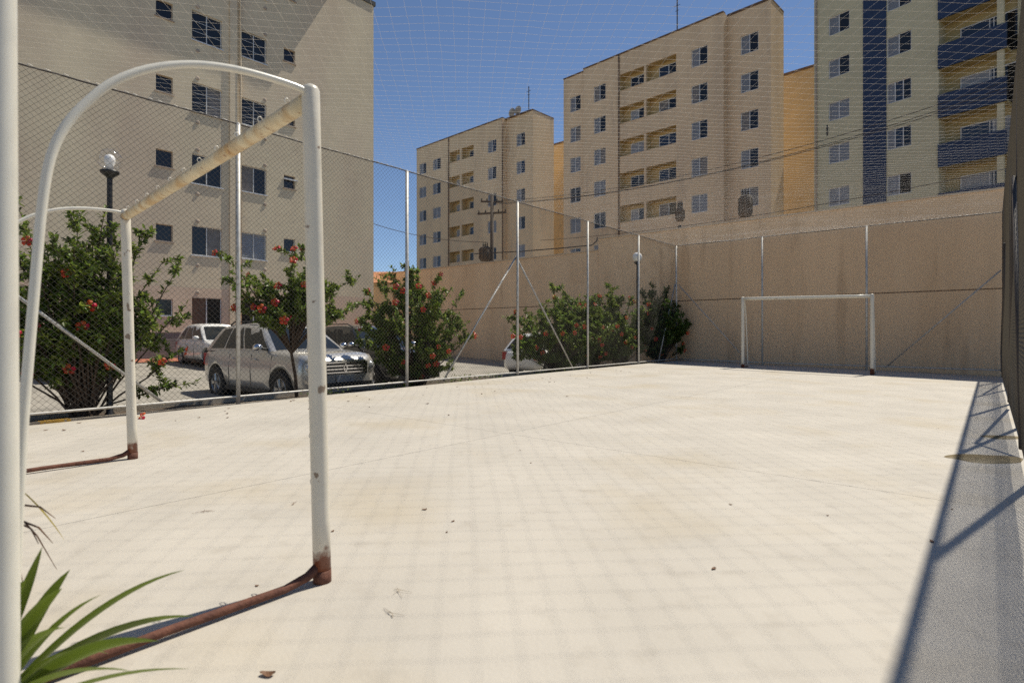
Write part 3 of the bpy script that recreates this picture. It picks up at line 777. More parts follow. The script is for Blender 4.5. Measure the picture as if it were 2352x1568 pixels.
# ---- small tiled roof glimpsed by the shrubs
hp = at_t(872, 650, 34)
t = thing('small_house', 'small house with orange tiled roof glimpsed behind the shrubs', 'house', (hp.x, hp.y, 0), R(40))
p = MB(); p.box(-2.2,1.2,-2,2,-1.2,3.9); p.build('wall', M['b2'], t)
p = MB(); p.add([(-2.5,-2.3,3.9),(1.5,-2.3,3.9),(1.5,0,4.75),(-2.5,0,4.75)],[(0,1,2,3)]); p.add([(-2.5,0,4.75),(1.5,0,4.75),(1.5,2.3,3.9),(-2.5,2.3,3.9)],[(0,1,2,3)]); p.build('roof', M['orange_tile'], t)
# ------------------------------------------------------------------ street poles and overhead wires
def utility_pole(label, P, H, arms, trafo, r=.13, base=-1.2):
    t = thing('utility_pole', label, 'utility pole', (P.x, P.y, base))
    b = MB(); b.tube([(0,0,0),(0,0,H-base)], [r*1.25, r*.85], 10); b.build('pole', M['pole'], t, True)
    for (z, half, ang, th) in arms:
        b = MB(); c, s = math.cos(ang), math.sin(ang); zz = z-base
        b.add([(c*x - s*y, s*x + c*y, zz+q_) for x in (-half,half) for y in (-th,th) for q_ in (-th,th)], [(0,1,3,2),(4,6,7,5),(0,4,5,1),(2,3,7,6),(0,2,6,4),(1,5,7,3)])
        b.build('crossarm', M['pole'], t)
        for k in (-.92,-.45,.45,.92):
            b = MB(); b.lathe([(.02,0),(.05,.02),(.03,.06),(.05,.1),(.03,.14),(.02,.18)], 8, (c*half*k, s*half*k, zz+th)); b.build('insulator', M['plastic'], t, True)
    if trafo:
        z, rr, hh, off = trafo
        b = MB(); b.lathe([(.001,0),(rr*.9,0),(rr,.05),(rr,hh-.08),(rr*.7,hh),(.001,hh+.03)], 14, (off[0],off[1],z-base)); tr = b.build('transformer', M['pole'], t, True)
        for k in range(10):
            a = 2*math.pi*k/10; b = MB(); p = Vector((off[0]+math.cos(a)*rr*1.12, off[1]+math.sin(a)*rr*1.12, z-base))
            b.box(p.x-.025,p.x+.025,p.y-.025,p.y+.025,p.z+.12,p.z+hh-.15); b.build('cooling_fin', M['pole'], tr)
        for k in (-.5,0,.5):
            b = MB(); b.lathe([(.03,0),(.06,.03),(.03,.09),(.06,.13),(.03,.2),(.02,.3)], 8, (off[0]+k*rr, off[1], z-base+hh)); b.build('bushing', M['plastic'], tr, True)
    return t
up = at_t(1130, HY, 38.0)
utility_pole('dark utility pole with crossarm and transformer before the smaller beige building', up, 10.4,
    [(9.1, 1.0, YAW-.25, .06), (9.85, .75, YAW+.15, .05)], (5.9, .36, .95, (-.45*math.cos(YAW), -.45*math.sin(YAW))))
p2 = at_t(1562, HY, 26.0)
utility_pole('short dark pole-top transformer poking above the wall near its middle', p2, 6.0, [], (6.2, .17, .62, (0,0)), .11)
p3 = at_t(1712, HY, 25.5)
utility_pole('dark wide pole-top transformer above the wall below the corner windows', p3, 6.1, [], (6.3, .26, .95, (0,0)), .13)
pr_ = at_t(2560, HY, 23.0)
utility_pole('utility pole beyond the right edge carrying the overhead wires', pr_, 13.5, [(12.2, .8, 0.3, .05)], None)
def wire(label, A, B, sag, r=.017, spacer=None):
    b = MB(); P = []
    for i in range(41):
        s = i/40; p = A.lerp(B, s); p.z -= sag*4*s*(1-s); P.append(p)
    b.tube(P, r, 5); o = b.build('overhead_wire', M['cable']); tag(o, label, 'wire', 'overhead wires beyond the wall')
    return P
wA = [at_t(1140, 462, 38), at_t(1152, 466, 38), at_t(1118, 470, 38.2)]
wB = [at_t(2560, 95, 23), at_t(2560, 110, 23), at_t(2560, 122, 23)]
labs = ['uppermost of the three thin overhead wires crossing the blue-striped tower', 'middle overhead wire crossing the blue-striped tower', 'lowest of the three overhead wires crossing the blue-striped tower']
for i in range(3): P = wire(labs[i], wA[i], wB[i], 1.3)
sp = at_t(1900, 300, (wA[1].lerp(wB[1], .55) - Vector((0,0,0))).dot(Vector((FW[0],FW[1],0))))
b = MB(); b.tube([(0,0,-.28),(0,0,.28)], .035, 6); b.tube([(-.06,0,.12),(.06,0,.12)], .03, 5); b.tube([(-.06,0,-.14),(.06,0,-.14)], .03, 5)
tag(b.build('wire_spacer', M['plastic'], None, False, sp), 'black spacer clipped on the overhead wires', 'wire spacer')
wire('single wire running just above the coping of the tall wall', at_t(1240, 552, 40), at_t(2420, 365, 22), .5, .016)
wire('thin wire sloping across the gap left of the smaller beige building', at_t(846, 510, 40), at_t(1118, 556, 38), .35, .02)

# ------------------------------------------------------------------ lamp posts
gl = bpy.data.materials.new('clear_globe'); gl.use_nodes = True
n = gl.node_tree.nodes; l = gl.node_tree.links
for x in list(n):
    if x.type == 'BSDF_PRINCIPLED': n.remove(x)
tr = n.new('ShaderNodeBsdfTransparent'); gs = n.new('ShaderNodeBsdfGlossy'); gs.inputs['Roughness'].default_value = .06
lw = n.new('ShaderNodeLayerWeight'); lw.inputs[0].default_value = .25
mr = n.new('ShaderNodeMapRange'); mr.inputs['To Min'].default_value = .03; mr.inputs['To Max'].default_value = .38
l.new(lw.outputs['Facing'], mr.inputs['Value']); mx = n.new('ShaderNodeMixShader'); l.new(mr.outputs[0], mx.inputs[0]); l.new(tr.outputs[0], mx.inputs[1]); l.new(gs.outputs[0], mx.inputs[2])
l.new(mx.outputs[0], n['Material Output'].inputs['Surface'])
def lamp(label, P, zc, rg, clear, base=-.15):
    t = thing('lamp_post', label, 'lamp post', (P.x, P.y, base)); z = zc-base
    b = MB(); b.lathe([(.001,0),(.09,0),(.09,.04),(.045,.1),(.038,.3),(.034,z-rg-.05)], 14); b.build('pole', M['black'], t, True)
    b = MB(); b.lathe([(.034,z-rg-.11),(.05,z-rg-.09),(.115,z-rg-.035),(.118,z-rg-.005),(.05,z-rg+.01),(.001,z-rg+.01)], 18); b.build('collar', M['black'], t, True)
    if clear:
        b = MB(); b.sphere((0,0,z), rg, 24, 16); b.build('globe', gl, t, True)
        b = MB(); b.lathe([(.001,z-rg),(.045,z-rg),(.05,z-rg+.07),(.068,z-rg+.12),(.07,z-rg+.17),(.05,z-rg+.215),(.001,z-rg+.235)], 14); b.build('bulb', M['opal'], t, True)
    else:
        b = MB(); b.sphere((0,0,z), rg, 20, 14); b.build('globe', M['opal'], t, True)
lamp('black lamp post with clear globe and white bulb at left', at_X(252, HY, -9.55), 3.52, .155, True)
lamp('slim lamp post with opaque white globe near the far corner', at_X(1464, HY, -9.6), 3.77, .17, False)

# ------------------------------------------------------------------ cars
def wheel_mesh(r, wd):
    t = MB(); t.lathe([(r*.62,-wd/2),(r*.92,-wd/2),(r,-wd*.36),(r,wd*.36),(r*.92,wd/2),(r*.62,wd/2),(r*.6,0),(r*.62,-wd/2)], 28, axis='y')
    rm = MB(); rm.lathe([(r*.62,wd/2-.01),(r*.58,wd/2),(r*.55,wd/2-.02),(r*.5,wd*.1)], 28, axis='y')
    rm.lathe([(r*.5,wd*.1),(.001,wd*.08)], 28, axis='y')
    for k in range(5):
        a = 2*math.pi*k/5
        for s in (-1, 1):
            a0 = a + s*.12
            rm.tube([(r*.12*math.cos(a), wd*.42, r*.12*math.sin(a)), (r*.56*math.cos(a0), wd*.40, r*.56*math.sin(a0))], [.03,.024], 5)
    rm.lathe([(.001,wd*.47),(.06,wd*.46),(.065,wd*.35)], 14, axis='y')
    return t.mesh('tyre', M['rubber'], True), rm.mesh('rim', M['rim'], False)
def car(label, loc, rz, paint, spec, group=None):
    """x forward from rear axle midway point; spec is a dict of profile numbers"""
    L, W, wb = spec['L'], spec['W'], spec['wb']; fo_ = spec['front_over']; r = spec['r']
    xr, xf = -wb/2, wb/2; x0 = L and (xf + fo_ - L); x1 = xf + fo_
    t = thing('parked_car', label, 'car', loc, rz, 'parked cars')
    hood = spec['top']                       # list of (frac along length, top z)
    def top(x):
        s = (x-x0)/(x1-x0)
        for (a, za), (c, zc) in zip(hood, hood[1:]):
            if a <= s <= c: 
                k = (s-a)/(c-a); k = k*k*(3-2*k) if False else k
                return za + (zc-za)*k
        return hood[-1][1]
    b = MB(); st = [0, .012, .04, .1, .18, .26, .34, .42, .5, .58, .66, .72, .78, .84, .9, .945, .975, .993, 1.0]
    ring = []; nv = 0
    for s in st:
        x = x0 + (x1-x0)*s
        e = min(s, 1-s); wf = 1.0 - (.28*max(0, 1-e/.05)**2 if e < .05 else 0) - (.06*max(0, 1-e/.2) if e < .2 else 0)
        hw = W/2*wf; zt = top(x); zb = spec['clear'] + (.14*(1-e/.05) if e < .05 else 0)
        if e < .05: zt -= .10*(1-e/.05)**2
        h = zt - zb
        half = [(0,zb),(hw*.80,zb),(hw*.94,zb+.05),(hw*.985,zb+h*.25),(hw,zb+h*.5),(hw*.985,zb+h*.72),(hw*.955,zb+h*.88),(hw*.90,zt-.025),(hw*.78,zt),(hw*.4,zt+.018),(0,zt+.022)]
        sec = [(x, y, z) for y, z in half] + [(x, -y, z) for y, z in half[-2:0:-1]]
        ring.append(sec); nv = len(sec)
    vs_ = [p for s in ring for p in s]; fs = []
    for i in range(len(ring)-1):
        for j in range(nv):
            q_ = (j+1) % nv; fs.append((i*nv+j, (i+1)*nv+j, (i+1)*nv+q_, i*nv+q_))
    fs.append(tuple(range(nv))); fs.append(tuple((len(ring)-1)*nv + j for j in range(nv))[::-1])
    b.add(vs_, fs); me = b.mesh('body', M[paint], True); orient(me)
    body = inst('body', me, t)
    # wheel housings cut out of the body
    cut = MB()
    for xx in (xr, xf):
        for s in (-1, 1):
            ya, yb = (W/2-.30, W/2+.2) if s > 0 else (-W/2-.2, -W/2+.30)
            n_ = 24; ra = r*1.2; pts = [(xx+ra*math.cos(2*math.pi*k/n_), r+ra*math.sin(2*math.pi*k/n_)) for k in range(n_)]
            cut.prism([(p[0], p[1]) for p in pts], ya, yb)
    cm = cut.mesh('cut', M['plastic']); orient(cm); co = inst('cut', cm)
    md = body.modifiers.new('cut', 'BOOLEAN'); md.object = co; md.operation = 'DIFFERENCE'; md.solver = 'EXACT'
    co.parent = t
    bpy.context.view_layer.update()
    ev = body.evaluated_get(bpy.context.evaluated_depsgraph_get()); nm = bpy.data.meshes.new_from_object(ev)
    body.modifiers.clear(); body.data = nm; bpy.data.objects.remove(co)
    # cabin
    cb = spec['cabin']                       # (base rear, base front, roof rear, roof front, belt z rear, belt z front, roof z)
    br, bf, rr, rf, zr, zf_, zt = cb; hb = W/2*.90; ht = W/2*.70
    def lp(a, b_, k): return a + (b_-a)*k
    xs_ = 7; C = MB(); rows_ = []
    base = lambda s, y: Vector((lp(br, bf, s), y*hb, lp(zr, zf_, s)-.03))
    def roofp(s, y): return Vector((lp(rr, rf, s), y*ht*(1-.04*abs(2*s-1)), zt - .05*abs(2*s-1)**2.5))
    prof = []
    for i in range(9):
        s = i/8
        sec = [base(s,-1), base(s,-1).lerp(roofp(s,-1), .5) + Vector((0,-.025,0)), base(s,-1).lerp(roofp(s,-1), .9)+Vector((0,-.012,0)), roofp(s,-.93)+Vector((0,0,.0)), roofp(s,-.5)+Vector((0,0,.03)), roofp(s,0)+Vector((0,0,.04)),
               roofp(s,.5)+Vector((0,0,.03)), roofp(s,.93), base(s,1).lerp(roofp(s,1), .9)+Vector((0,.012,0)), base(s,1).lerp(roofp(s,1), .5)+Vector((0,.025,0)), base(s,1)]
        prof.append(sec)
    m_ = len(prof[0]); vs_ = [p for s in prof for p in s]; fs = []
    for i in range(8):
        for j in range(m_-1): fs.append((i*m_+j, (i+1)*m_+j, (i+1)*m_+j+1, i*m_+j+1))
    fs.append(tuple(range(m_))); fs.append(tuple(8*m_+j for j in range(m_))[::-1])
    C.add(vs_, fs); cme = C.mesh('roof', M[paint], True); orient(cme); inst('roof', cme, t)
    def face(q00, q10, q11, q01, off, nu=4, nvv=3, bow=0.0):
        nn_ = -(q10-q00).cross(q01-q00).normalized(); g_ = MB(); V = []; Fc = []
        for j in range(nvv+1):
            for i in range(nu+1):
                u, v = i/nu, j/nvv
                p = q00.lerp(q10,u).lerp(q01.lerp(q11,u),v); V.append(p + nn_*(off + bow*(1-(2*u-1)**2)*(1-.5*(2*v-1)**2)))
        for j in range(nvv):
            for i in range(nu):
                a = j*(nu+1)+i; Fc.append((a,a+1,a+nu+2,a+nu+1))
        g_.add(V, Fc); return g_
    def sidepane(sa, sb, ta, tb, y):           # sa..sb along the belt, ta..tb along the roof
        lo, hi = .10, .86
        def P(s, h): return base(s,y).lerp(roofp(s,y), h) + Vector((0, y*(.025*(1-abs(2*h-1)) + .008), 0))
        g_ = MB(); V = []
        for (s0, s1, h) in ((sa, sb, lo), (lp(sa,ta,.5), lp(sb,tb,.5), .5), (ta, tb, hi)): V += [P(s0,h), P(s1,h)]
        fs = [(0,1,3,2),(2,3,5,4)]
        g_.add(V, fs); g_.build('side_window', M['carglass'], t, True)
    for y in (-1, 1):
        for (sa, sb, ta, tb) in spec['panes']: sidepane(sa, sb, ta, tb, y)
    face(base(1,1).lerp(roofp(1,1),.06)+Vector((0,-.06,0)), base(1,-1).lerp(roofp(1,-1),.06)+Vector((0,.06,0)), roofp(1,-1).lerp(base(1,-1),.10)+Vector((0,.06,0)), roofp(1,1).lerp(base(1,1),.10)+Vector((0,-.06,0)), .012, 6, 4, .03).build('windshield', M['carglass'], t, True)
    face(base(0,-1).lerp(roofp(0,-1),.12)+Vector((0,.08,0)), base(0,1).lerp(roofp(0,1),.12)+Vector((0,-.08,0)), roofp(0,1).lerp(base(0,1),.12)+Vector((0,-.08,0)), roofp(0,-1).lerp(base(0,-1),.12)+Vector((0,.08,0)), .012, 6, 4, .02).build('rear_window', M['carglass'], t, True)
    # wheels
    ty, rm = spec['wheel']
    for xx in (xr, xf):
        for s in (-1, 1):
            wh = inst('wheel', ty, t, (xx, s*(W/2-.13), r), (0,0,0 if s > 0 else math.pi))
            inst('rim', rm, wh)
            bb = MB(); bb.box(xx-r, xx+r, (W/2-.296 if s > 0 else -W/2+.28), (W/2-.28 if s > 0 else -W/2+.296), .1, r*2.05); bb.build('wheel_well', M['plastic'], t)
    # nose
    zb = spec['clear']; zn = top(x1-.05)
    bb = MB(); bb.box(x1-.10, x1+.012, -W*.30, W*.30, zn-.36, zn-.11); gr = bb.build('grille', M['plastic'], t)
    for k in range(4):
        bb = MB(); z = zn-.335 + k*.066; bb.box(x1-.02, x1+.03, -W*.295, W*.295, z, z+.028); bb.build('slat', M['chrome'], gr)
    bb = MB(); bb.add([(x1+.045,0,zn-.13),(x1+.045,.055,zn-.235),(x1+.045,0,zn-.34),(x1+.045,-.055,zn-.235),(x1+.045,0,zn-.17),(x1+.045,.03,zn-.235),(x1+.045,0,zn-.30),(x1+.045,-.03,zn-.235)],
        [(0,1,5,4),(1,2,6,5),(2,3,7,6),(3,0,4,7)]); bb.build('emblem', M['chrome'], gr)
    for s in (-1, 1):
        bb = MB(); bb.sphere((x1-.115, s*W*.365, zn-.21), .135, 14, 8, .85); bb.build('headlight', M['lamp_lens'], t, True)
        bb = MB(); bb.sphere((x1-.06, s*W*.36, zb+.16), .06, 10, 6); bb.build('fog_lamp', M['lamp_lens'], t, True)
        bb = MB(); bb.sphere((bf-.30, s*(W/2+.10), lp(zr,zf_,.8)+.07), .10, 12, 8, .75); mi = bb.build('mirror', M['chrome' if spec.get('chrome_mirror') else paint], t, True)
        bb = MB(); bb.tube([(bf-.28, s*(W/2-.10), lp(zr,zf_,.8)+.02),(bf-.29, s*(W/2+.08), lp(zr,zf_,.8)+.05)], .03, 6); bb.build('mirror_arm', M['plastic'], mi, True)
        for xx in spec['doors']:
            bb = MB(); hs = W/2
            bb.tube([(xx, s*(hs*.988+.003), zb+.12),(xx, s*(hs+.002), zb+(top(xx)-zb)*.5),(xx, s*(hs*.958+.004), zb+(top(xx)-zb)*.87)], .006, 4); bb.build('door_seam', M['plastic'], t)
        for xx in spec['handles']:
            bb = MB(); bb.tube([(xx-.09, s*(W/2*.98+.022), zb+(top(xx)-zb)*.76),(xx+.09, s*(W/2*.98+.022), zb+(top(xx)-zb)*.76)], .016, 6); bb.build('door_handle', M[paint], t, True)
        bb = MB(); bb.box(x0+.03, x0+.16, s*W*.40-.09, s*W*.40+.09, top(x0+.1)-.32, top(x0+.1)-.06); bb.build('tail_lamp', M['tail'], t)
        if spec.get('rails'):
            bb = MB(); bb.tube([(lp(rr,rf,.08), s*ht*.86, zt-.02),(lp(rr,rf,.2), s*ht*.86, zt+.06),(lp(rr,rf,.8), s*ht*.86, zt+.06),(lp(rr,rf,.94), s*ht*.86, zt-.02)], .016, 6); bb.build('roof_rail', M['plastic'], t, True)
    bb = MB(); bb.box(x1-.12, x1+.022, -W*.36, W*.36, zb+.06, zb+.22); bb.build('bumper_grille', M['plastic'], t)
    bb = MB(); bb.box(x1+.022, x1+.034, -.2, .2, zb+.23, zb+.36); bb.build('number_plate', M['shutter'], t)
    bb = MB(); bb.box(xr+r*1.2, xf-r*1.2, -W/2*.98, W/2*.98, zb-.03, zb+.05); bb.build('sill', M['plastic'], t)
    return t
WS = wheel_mesh(.36, .24); WC = wheel_mesh(.31, .20)
SUV = dict(L=4.35, W=1.84, wb=2.70, front_over=.84, r=.36, clear=.27, wheel=WS, chrome_mirror=True, rails=True,
    top=[(0,1.04),(.05,1.10),(.3,1.13),(.62,1.13),(.70,1.13),(.78,1.11),(.93,1.06),(1,1.0)],
    cabin=(-1.98, 1.02, -1.50, .20, 1.10, 1.12, 1.67), panes=[(.06,.27,.10,.30),(.30,.58,.33,.57),(.61,.93,.60,.95)], doors=(-.72,.22,1.02), handles=(-.55,.40))
HATCH = dict(L=4.0, W=1.70, wb=2.5, front_over=.80, r=.31, clear=.20, wheel=WC,
    top=[(0,.88),(.05,.93),(.3,.95),(.6,.95),(.72,.93),(.92,.80),(1,.70)],
    cabin=(-1.85, .98, -1.35, .10, .92, .94, 1.49), panes=[(.08,.27,.12,.30),(.30,.57,.33,.57),(.60,.93,.60,.95)], doors=(-.70,.15,.95), handles=(-.55,.32))
SEDAN = dict(HATCH); SEDAN.update(L=4.4, top=[(0,.92),(.05,.98),(.18,.99),(.6,.95),(.72,.93),(.92,.80),(1,.70)], cabin=(-1.75, 1.0, -1.0, .15, .96, .94, 1.48))
ax = -12.7
sv = car('silver sport utility vehicle with chrome grille parked facing the fence', (ax, 6.8, pz(ax)-.04), R(2), 'silver', SUV); sv.scale = (1.05,1.05,1.05)
car('white hatchback parked behind the silver vehicle by the cream building', (-21.6, 8.95, pz(-21.6)), R(-2), 'whitecar', HATCH)
car('dark sport utility vehicle parked right of the silver one behind a shrub', (-13.3, 9.55, pz(-13.3)), R(0), 'blackcar', SUV)
car('dark grey car half hidden behind the big leftmost shrub', (-20.2, 4.3, pz(-20.2)), R(2), 'greycar', SEDAN)
car('white car seen through shrubs left of the V-shaped fence braces', (-12.6, 17.2, pz(-12.6)), R(92), 'whitecar', HATCH)
# ------------------------------------------------------------------ hibiscus shrubs
def flower_mesh():
    b = MB()
    for k in range(5):
        a = 2*math.pi*k/5 + .2
        def P(r, da, z): return (r*math.cos(a+da), r*math.sin(a+da), z)
        V = [P(.004,0,0), P(.03,-.5,.018), P(.03,.5,.018), P(.058,-.55,.012), P(.06,0,.026), P(.058,.55,.012), P(.074,-.25,-.004), P(.074,.25,-.004)]
        b.add(V, [(0,1,4),(0,4,2),(1,3,4),(2,4,5),(3,6,4),(4,6,7),(4,7,5)])
    return b.mesh('flower', M['petal'])
FLM = flower_mesh()
SB = MB(); SB.tube([(0,0,0),(.004,0,.035),(.012,0,.062)], [.004,.003,.002], 4); SB.sphere((.013,0,.064), .007, 6, 4); STM = SB.mesh('stamen', M['stamen'])
def add_leaf(b, p, d, up, ln, wd):
    d = d.normalized(); s = d.cross(up)
    if s.length < 1e-4: s = d.orthogonal()
    s.normalize(); nrm = s.cross(d)
    V = [p, p + d*ln*.35 + s*wd*.5 + nrm*ln*.05, p + d*ln*.38 - nrm*ln*.02, p + d*ln*.35 - s*wd*.5 + nrm*ln*.05,
         p + d*ln*.72 + s*wd*.36 + nrm*ln*.02, p + d*ln*.72 - s*wd*.36 + nrm*ln*.02, p + d*ln - nrm*ln*.10]
    b.add(V, [(0,2,1),(0,3,2),(1,2,6,4),(3,5,6,2)])
def shrub(label, base, crown, seed, nstem, nleaf, nflow, spread, tuft=.35, trunk=None, leafsize=.075, dark=False, arms=(), low=.3):
    """crown: (cx, cy, cz, rx, ry, rz) offset from base. Stems run from the base through the crown, twigs carry the leaves"""
    rnd = random.Random(seed)
    t = thing('hibiscus_shrub', label, 'shrub', base, 0, 'red-flowering shrubs along the fence')
    cx_, cy_, cz_, rx, ry, rz_ = crown
    stems = MB(); twigs = []
    def rdir():
        while True:
            v = Vector((rnd.uniform(-1,1), rnd.uniform(-1,1), rnd.uniform(-1,1)))
            if .05 < v.length < 1: return v
    root = Vector((0,0,0)); fork = Vector(trunk) if trunk else None
    if fork: stems.tube([root, fork*.5 + Vector((.02,.015,0)), fork], [.035,.03,.026], 7)
    ends = []
    for i in range(nstem):
        v = rdir(); v.normalize(); k = rnd.uniform(.55, 1.02)
        if trunk: v.z = abs(v.z)*1.1 - .45
        e = Vector((cx_ + v.x*rx*k, cy_ + v.y*ry*k, max(cz_ + v.z*rz_*k, low))); ends.append(e)
    for e in arms: ends.append(Vector(e))
    for e in ends:
        a = fork if fork else root + Vector((rnd.uniform(-.12,.12), rnd.uniform(-.12,.12), 0))
        mid = a.lerp(e, .5) + Vector((rnd.uniform(-.1,.1), rnd.uniform(-.1,.1), rnd.uniform(.02,.22)))
        P = [a, a.lerp(mid,.5) + Vector((0,0,.05)), mid, mid.lerp(e,.5) + Vector((0,0,.05)), e]
        stems.tube(P, [.016,.014,.011,.008,.004], 5, cap=False)
        twigs.append((P[2], P[3], P[4]))
        for q_ in range(5):
            s0 = P[2].lerp(P[4], rnd.random()); dd = rdir().normalized()*rnd.uniform(.15, tuft); dd.z = dd.z*.6 + .12
            stems.tube([s0, s0+dd*.6+Vector((0,0,.02)), s0+dd], [.006,.005,.003], 4, cap=False)
            twigs.append((s0, s0+dd*.6, s0+dd))
    stems.build('stems', M['bark'], t)
    lf = MB()
    tips = [tw[2] for tw in twigs]
    up = Vector((0,0,1))
    for i in range(nleaf):
        tw = twigs[int(rnd.random()*len(twigs))]; s = rnd.random()**.8
        p = tw[0].lerp(tw[1], s*2) if s < .5 else tw[1].lerp(tw[2], s*2-1)
        ax_ = (tw[2]-tw[0]).normalized()
        d = (rdir().normalized()*1.0 + ax_*.55 + Vector((0,0,.15)))
        add_leaf(lf, p + rdir()*.025, d, (up + rdir()*.7).normalized(), leafsize*rnd.uniform(.55,1.45), leafsize*rnd.uniform(.40,.68))
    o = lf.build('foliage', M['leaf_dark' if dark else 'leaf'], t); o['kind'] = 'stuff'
    # flowers sit on the outer twig ends, facing outward and towards the light
    tips.sort(key=lambda p: -((p.x-cx_)/rx)**2 - ((p.y-cy_)/ry)**2 - ((p.z-cz_)/rz_)**2 + (-.5*(p.x/rx) + .45*(p.y/ry)))
    outer = tips[:max(nflow*6, 12)]; rnd.shuffle(outer); sel = []
    for p in outer:
        if len(sel) < nflow and all((p-q_).length > .2 for q_ in sel): sel.append(p)
    for p in sel:
        d = (p - Vector((cx_,cy_,cz_))); d = Vector((d.x/rx+.5, d.y/ry-.5, d.z/rz_+.1)) + rdir()*.5
        e = d.to_track_quat('Z','Y').to_euler()
        fl_ = inst('flower', FLM, t, p + d.normalized()*.03, e, rnd.uniform(.8,1.15)); inst('stamen', STM, fl_)
    return t
def xy(px, X): p = at_X(px, HY, X); return p
B0 = -.15
p = xy(192, -9.55)
shrub('biggest shrub, around the black lamp post at far left, red blooms on top', (p.x, p.y, B0), (-.1,-.15,1.75,.8,1.25,1.3), 3, 84, 30000, 18, 1, .34, leafsize=.078, low=.75,
      arms=((.1,1.15,2.2),(.15,1.25,1.65),(.2,.2,2.95),(.1,-.75,2.95),(-.1,1.3,.95),(.1,1.45,.45),(.1,.72,2.75),(.2,-1.1,2.5)))
p = xy(682, -9.6)
shrub('slender-trunked flowering shrub in front of the silver vehicle', (p.x, p.y, B0), (0,.05,1.75,.65,1.15,.95), 5, 52, 15000, 14, 1, .32, trunk=(.03,-.12,.85), leafsize=.072,
      arms=((.1,-1.35,2.55),(.1,-1.25,2.1),(.05,.25,2.75),(.1,1.2,2.3),(.1,-.1,2.7)))
p = xy(960, -9.75)
shrub('dense tall shrub with red blooms just left of the braced fence post', (p.x, p.y, B0), (0,-.1,1.4,.85,1.5,1.45), 8, 84, 28000, 24, 1, .32, leafsize=.078, arms=((.1,-1.2,2.35),(.1,-.35,2.8),(.1,1.5,1.5),(0,1.75,1.2)))
p = xy(1275, -9.95)
shrub('low wide shrub between the fence braces, several red blooms', (p.x, p.y, B0), (0,.3,1.3,.8,2.7,1.25), 11, 90, 22000, 18, 1, .32, leafsize=.098)
p = xy(1362, -10.0)
shrub('leafy shrub between the right-hand fence brace and the rounded shrub', (p.x, p.y, B0), (0,0,1.3,.7,2.0,1.3), 31, 70, 17000, 8, 1, .32, leafsize=.10)
p = xy(1425, -9.9)
shrub('rounded shrub beside the lamp post with white globe', (p.x, p.y, B0), (0,.1,1.5,.75,2.3,1.45), 14, 80, 19000, 12, 1, .3, leafsize=.10)
p = xy(1520, -9.45)
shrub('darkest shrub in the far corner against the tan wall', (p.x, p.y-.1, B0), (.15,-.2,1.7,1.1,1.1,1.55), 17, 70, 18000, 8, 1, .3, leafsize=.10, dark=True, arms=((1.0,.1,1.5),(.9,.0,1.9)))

# low ground cover in the bed
gc = MB(); rnd = random.Random(23)
for i in range(1500):
    Y = rnd.uniform(5.5, 19.8); X = rnd.uniform(-10.05, -9.1)
    if noise.noise((X*.8, Y*.8, 2)) < .0: continue
    add_leaf(gc, Vector((X, Y, -.12 + rnd.uniform(0,.16))), Vector((rnd.uniform(-1,1), rnd.uniform(-1,1), rnd.uniform(.1,1))), Vector((0,0,1)), rnd.uniform(.04,.09), rnd.uniform(.02,.04))
tag(gc.build('ground_cover', M['leaf']), 'patchy low green weeds in the bed under the shrubs', 'plants', kind='stuff')

# ------------------------------------------------------------------ strap-leaved plant beside the gate post
def strap(par, A, C, B, w, m, name='leaf', roll=0.0):
    b = MB(); V = []; Fc = []; n_ = 14
    side = None
    for i in range(n_+1):
        s = i/n_; p = A*(1-s)**2 + C*2*s*(1-s) + B*s*s; d = ((C-A)*(1-s) + (B-C)*s).normalized()
        s_ = d.cross(Vector((0,0,1)));  s_.normalize(); s_ = Matrix.Rotation(roll, 3, d) @ s_; nr = s_.cross(d)
        ww = w*(.55 + .9*s - .0)*(1 - s**3.2)*.95 + .0006
        ww = min(ww, w)
        V += [p - s_*ww*.5 + nr*ww*.22, p, p + s_*ww*.5 + nr*ww*.22]
    for i in range(n_):
        a = i*3; Fc += [(a,a+1,a+4,a+3),(a+1,a+2,a+5,a+4)]
    b.add(V, Fc); return b.build(name, M[m], par, True)
base = Vector((-2.03, .235, 0.02))
pl = thing('strap_leaved_plant', 'green strap-leaved plant sprouting beside the near gate post', 'plant', base)
tips = [(97,1255,1.50,-.1,.03,'strap'),(161,1307,1.52,0,.034,'strap'),(143,1350,1.45,.05,.04,'strap'),(232,1365,1.50,.05,.022,'strap'),(425,1308,1.62,.1,.034,'strap'),
        (448,1414,1.60,.12,.040,'strap'),(367,1472,1.42,.1,.040,'strap'),(436,1535,1.45,.02,.032,'strap'),(300,1540,1.36,.06,.036,'strap'),(150,1440,1.40,.08,.04,'strap'),(60,1330,1.44,.1,.034,'strap'),
        (250,1500,1.5,.12,.034,'strap'),(20,1290,1.40,.2,.035,'strap')]
for (px, py, tt, lift, w_, m_) in tips:
    e = at_t(px, py, tt) - base; e.z = max(e.z, .02)
    c_ = e*.5 + Vector((0,0,.07 + lift*.6)); o_ = Vector((random.uniform(-.03,.03), random.uniform(-.03,.03), 0))
    strap(pl, o_, c_, e, w_*1.2, m_, 'leaf', random.uniform(.5, 1.1)*(-1 if (px % 3) else -.6))
s0 = at_t(30, 1112, 1.95); s1 = at_t(148, 1240, 2.05)
dry = thing('dry_strap_leaf', 'single yellowed strap leaf arching beside the gate post', 'leaf', (0,0,0))
strap(dry, s0, (s0+s1)*.5 + Vector((0,0,.03)), s1, .022, 'strap_yellow', 'blade')
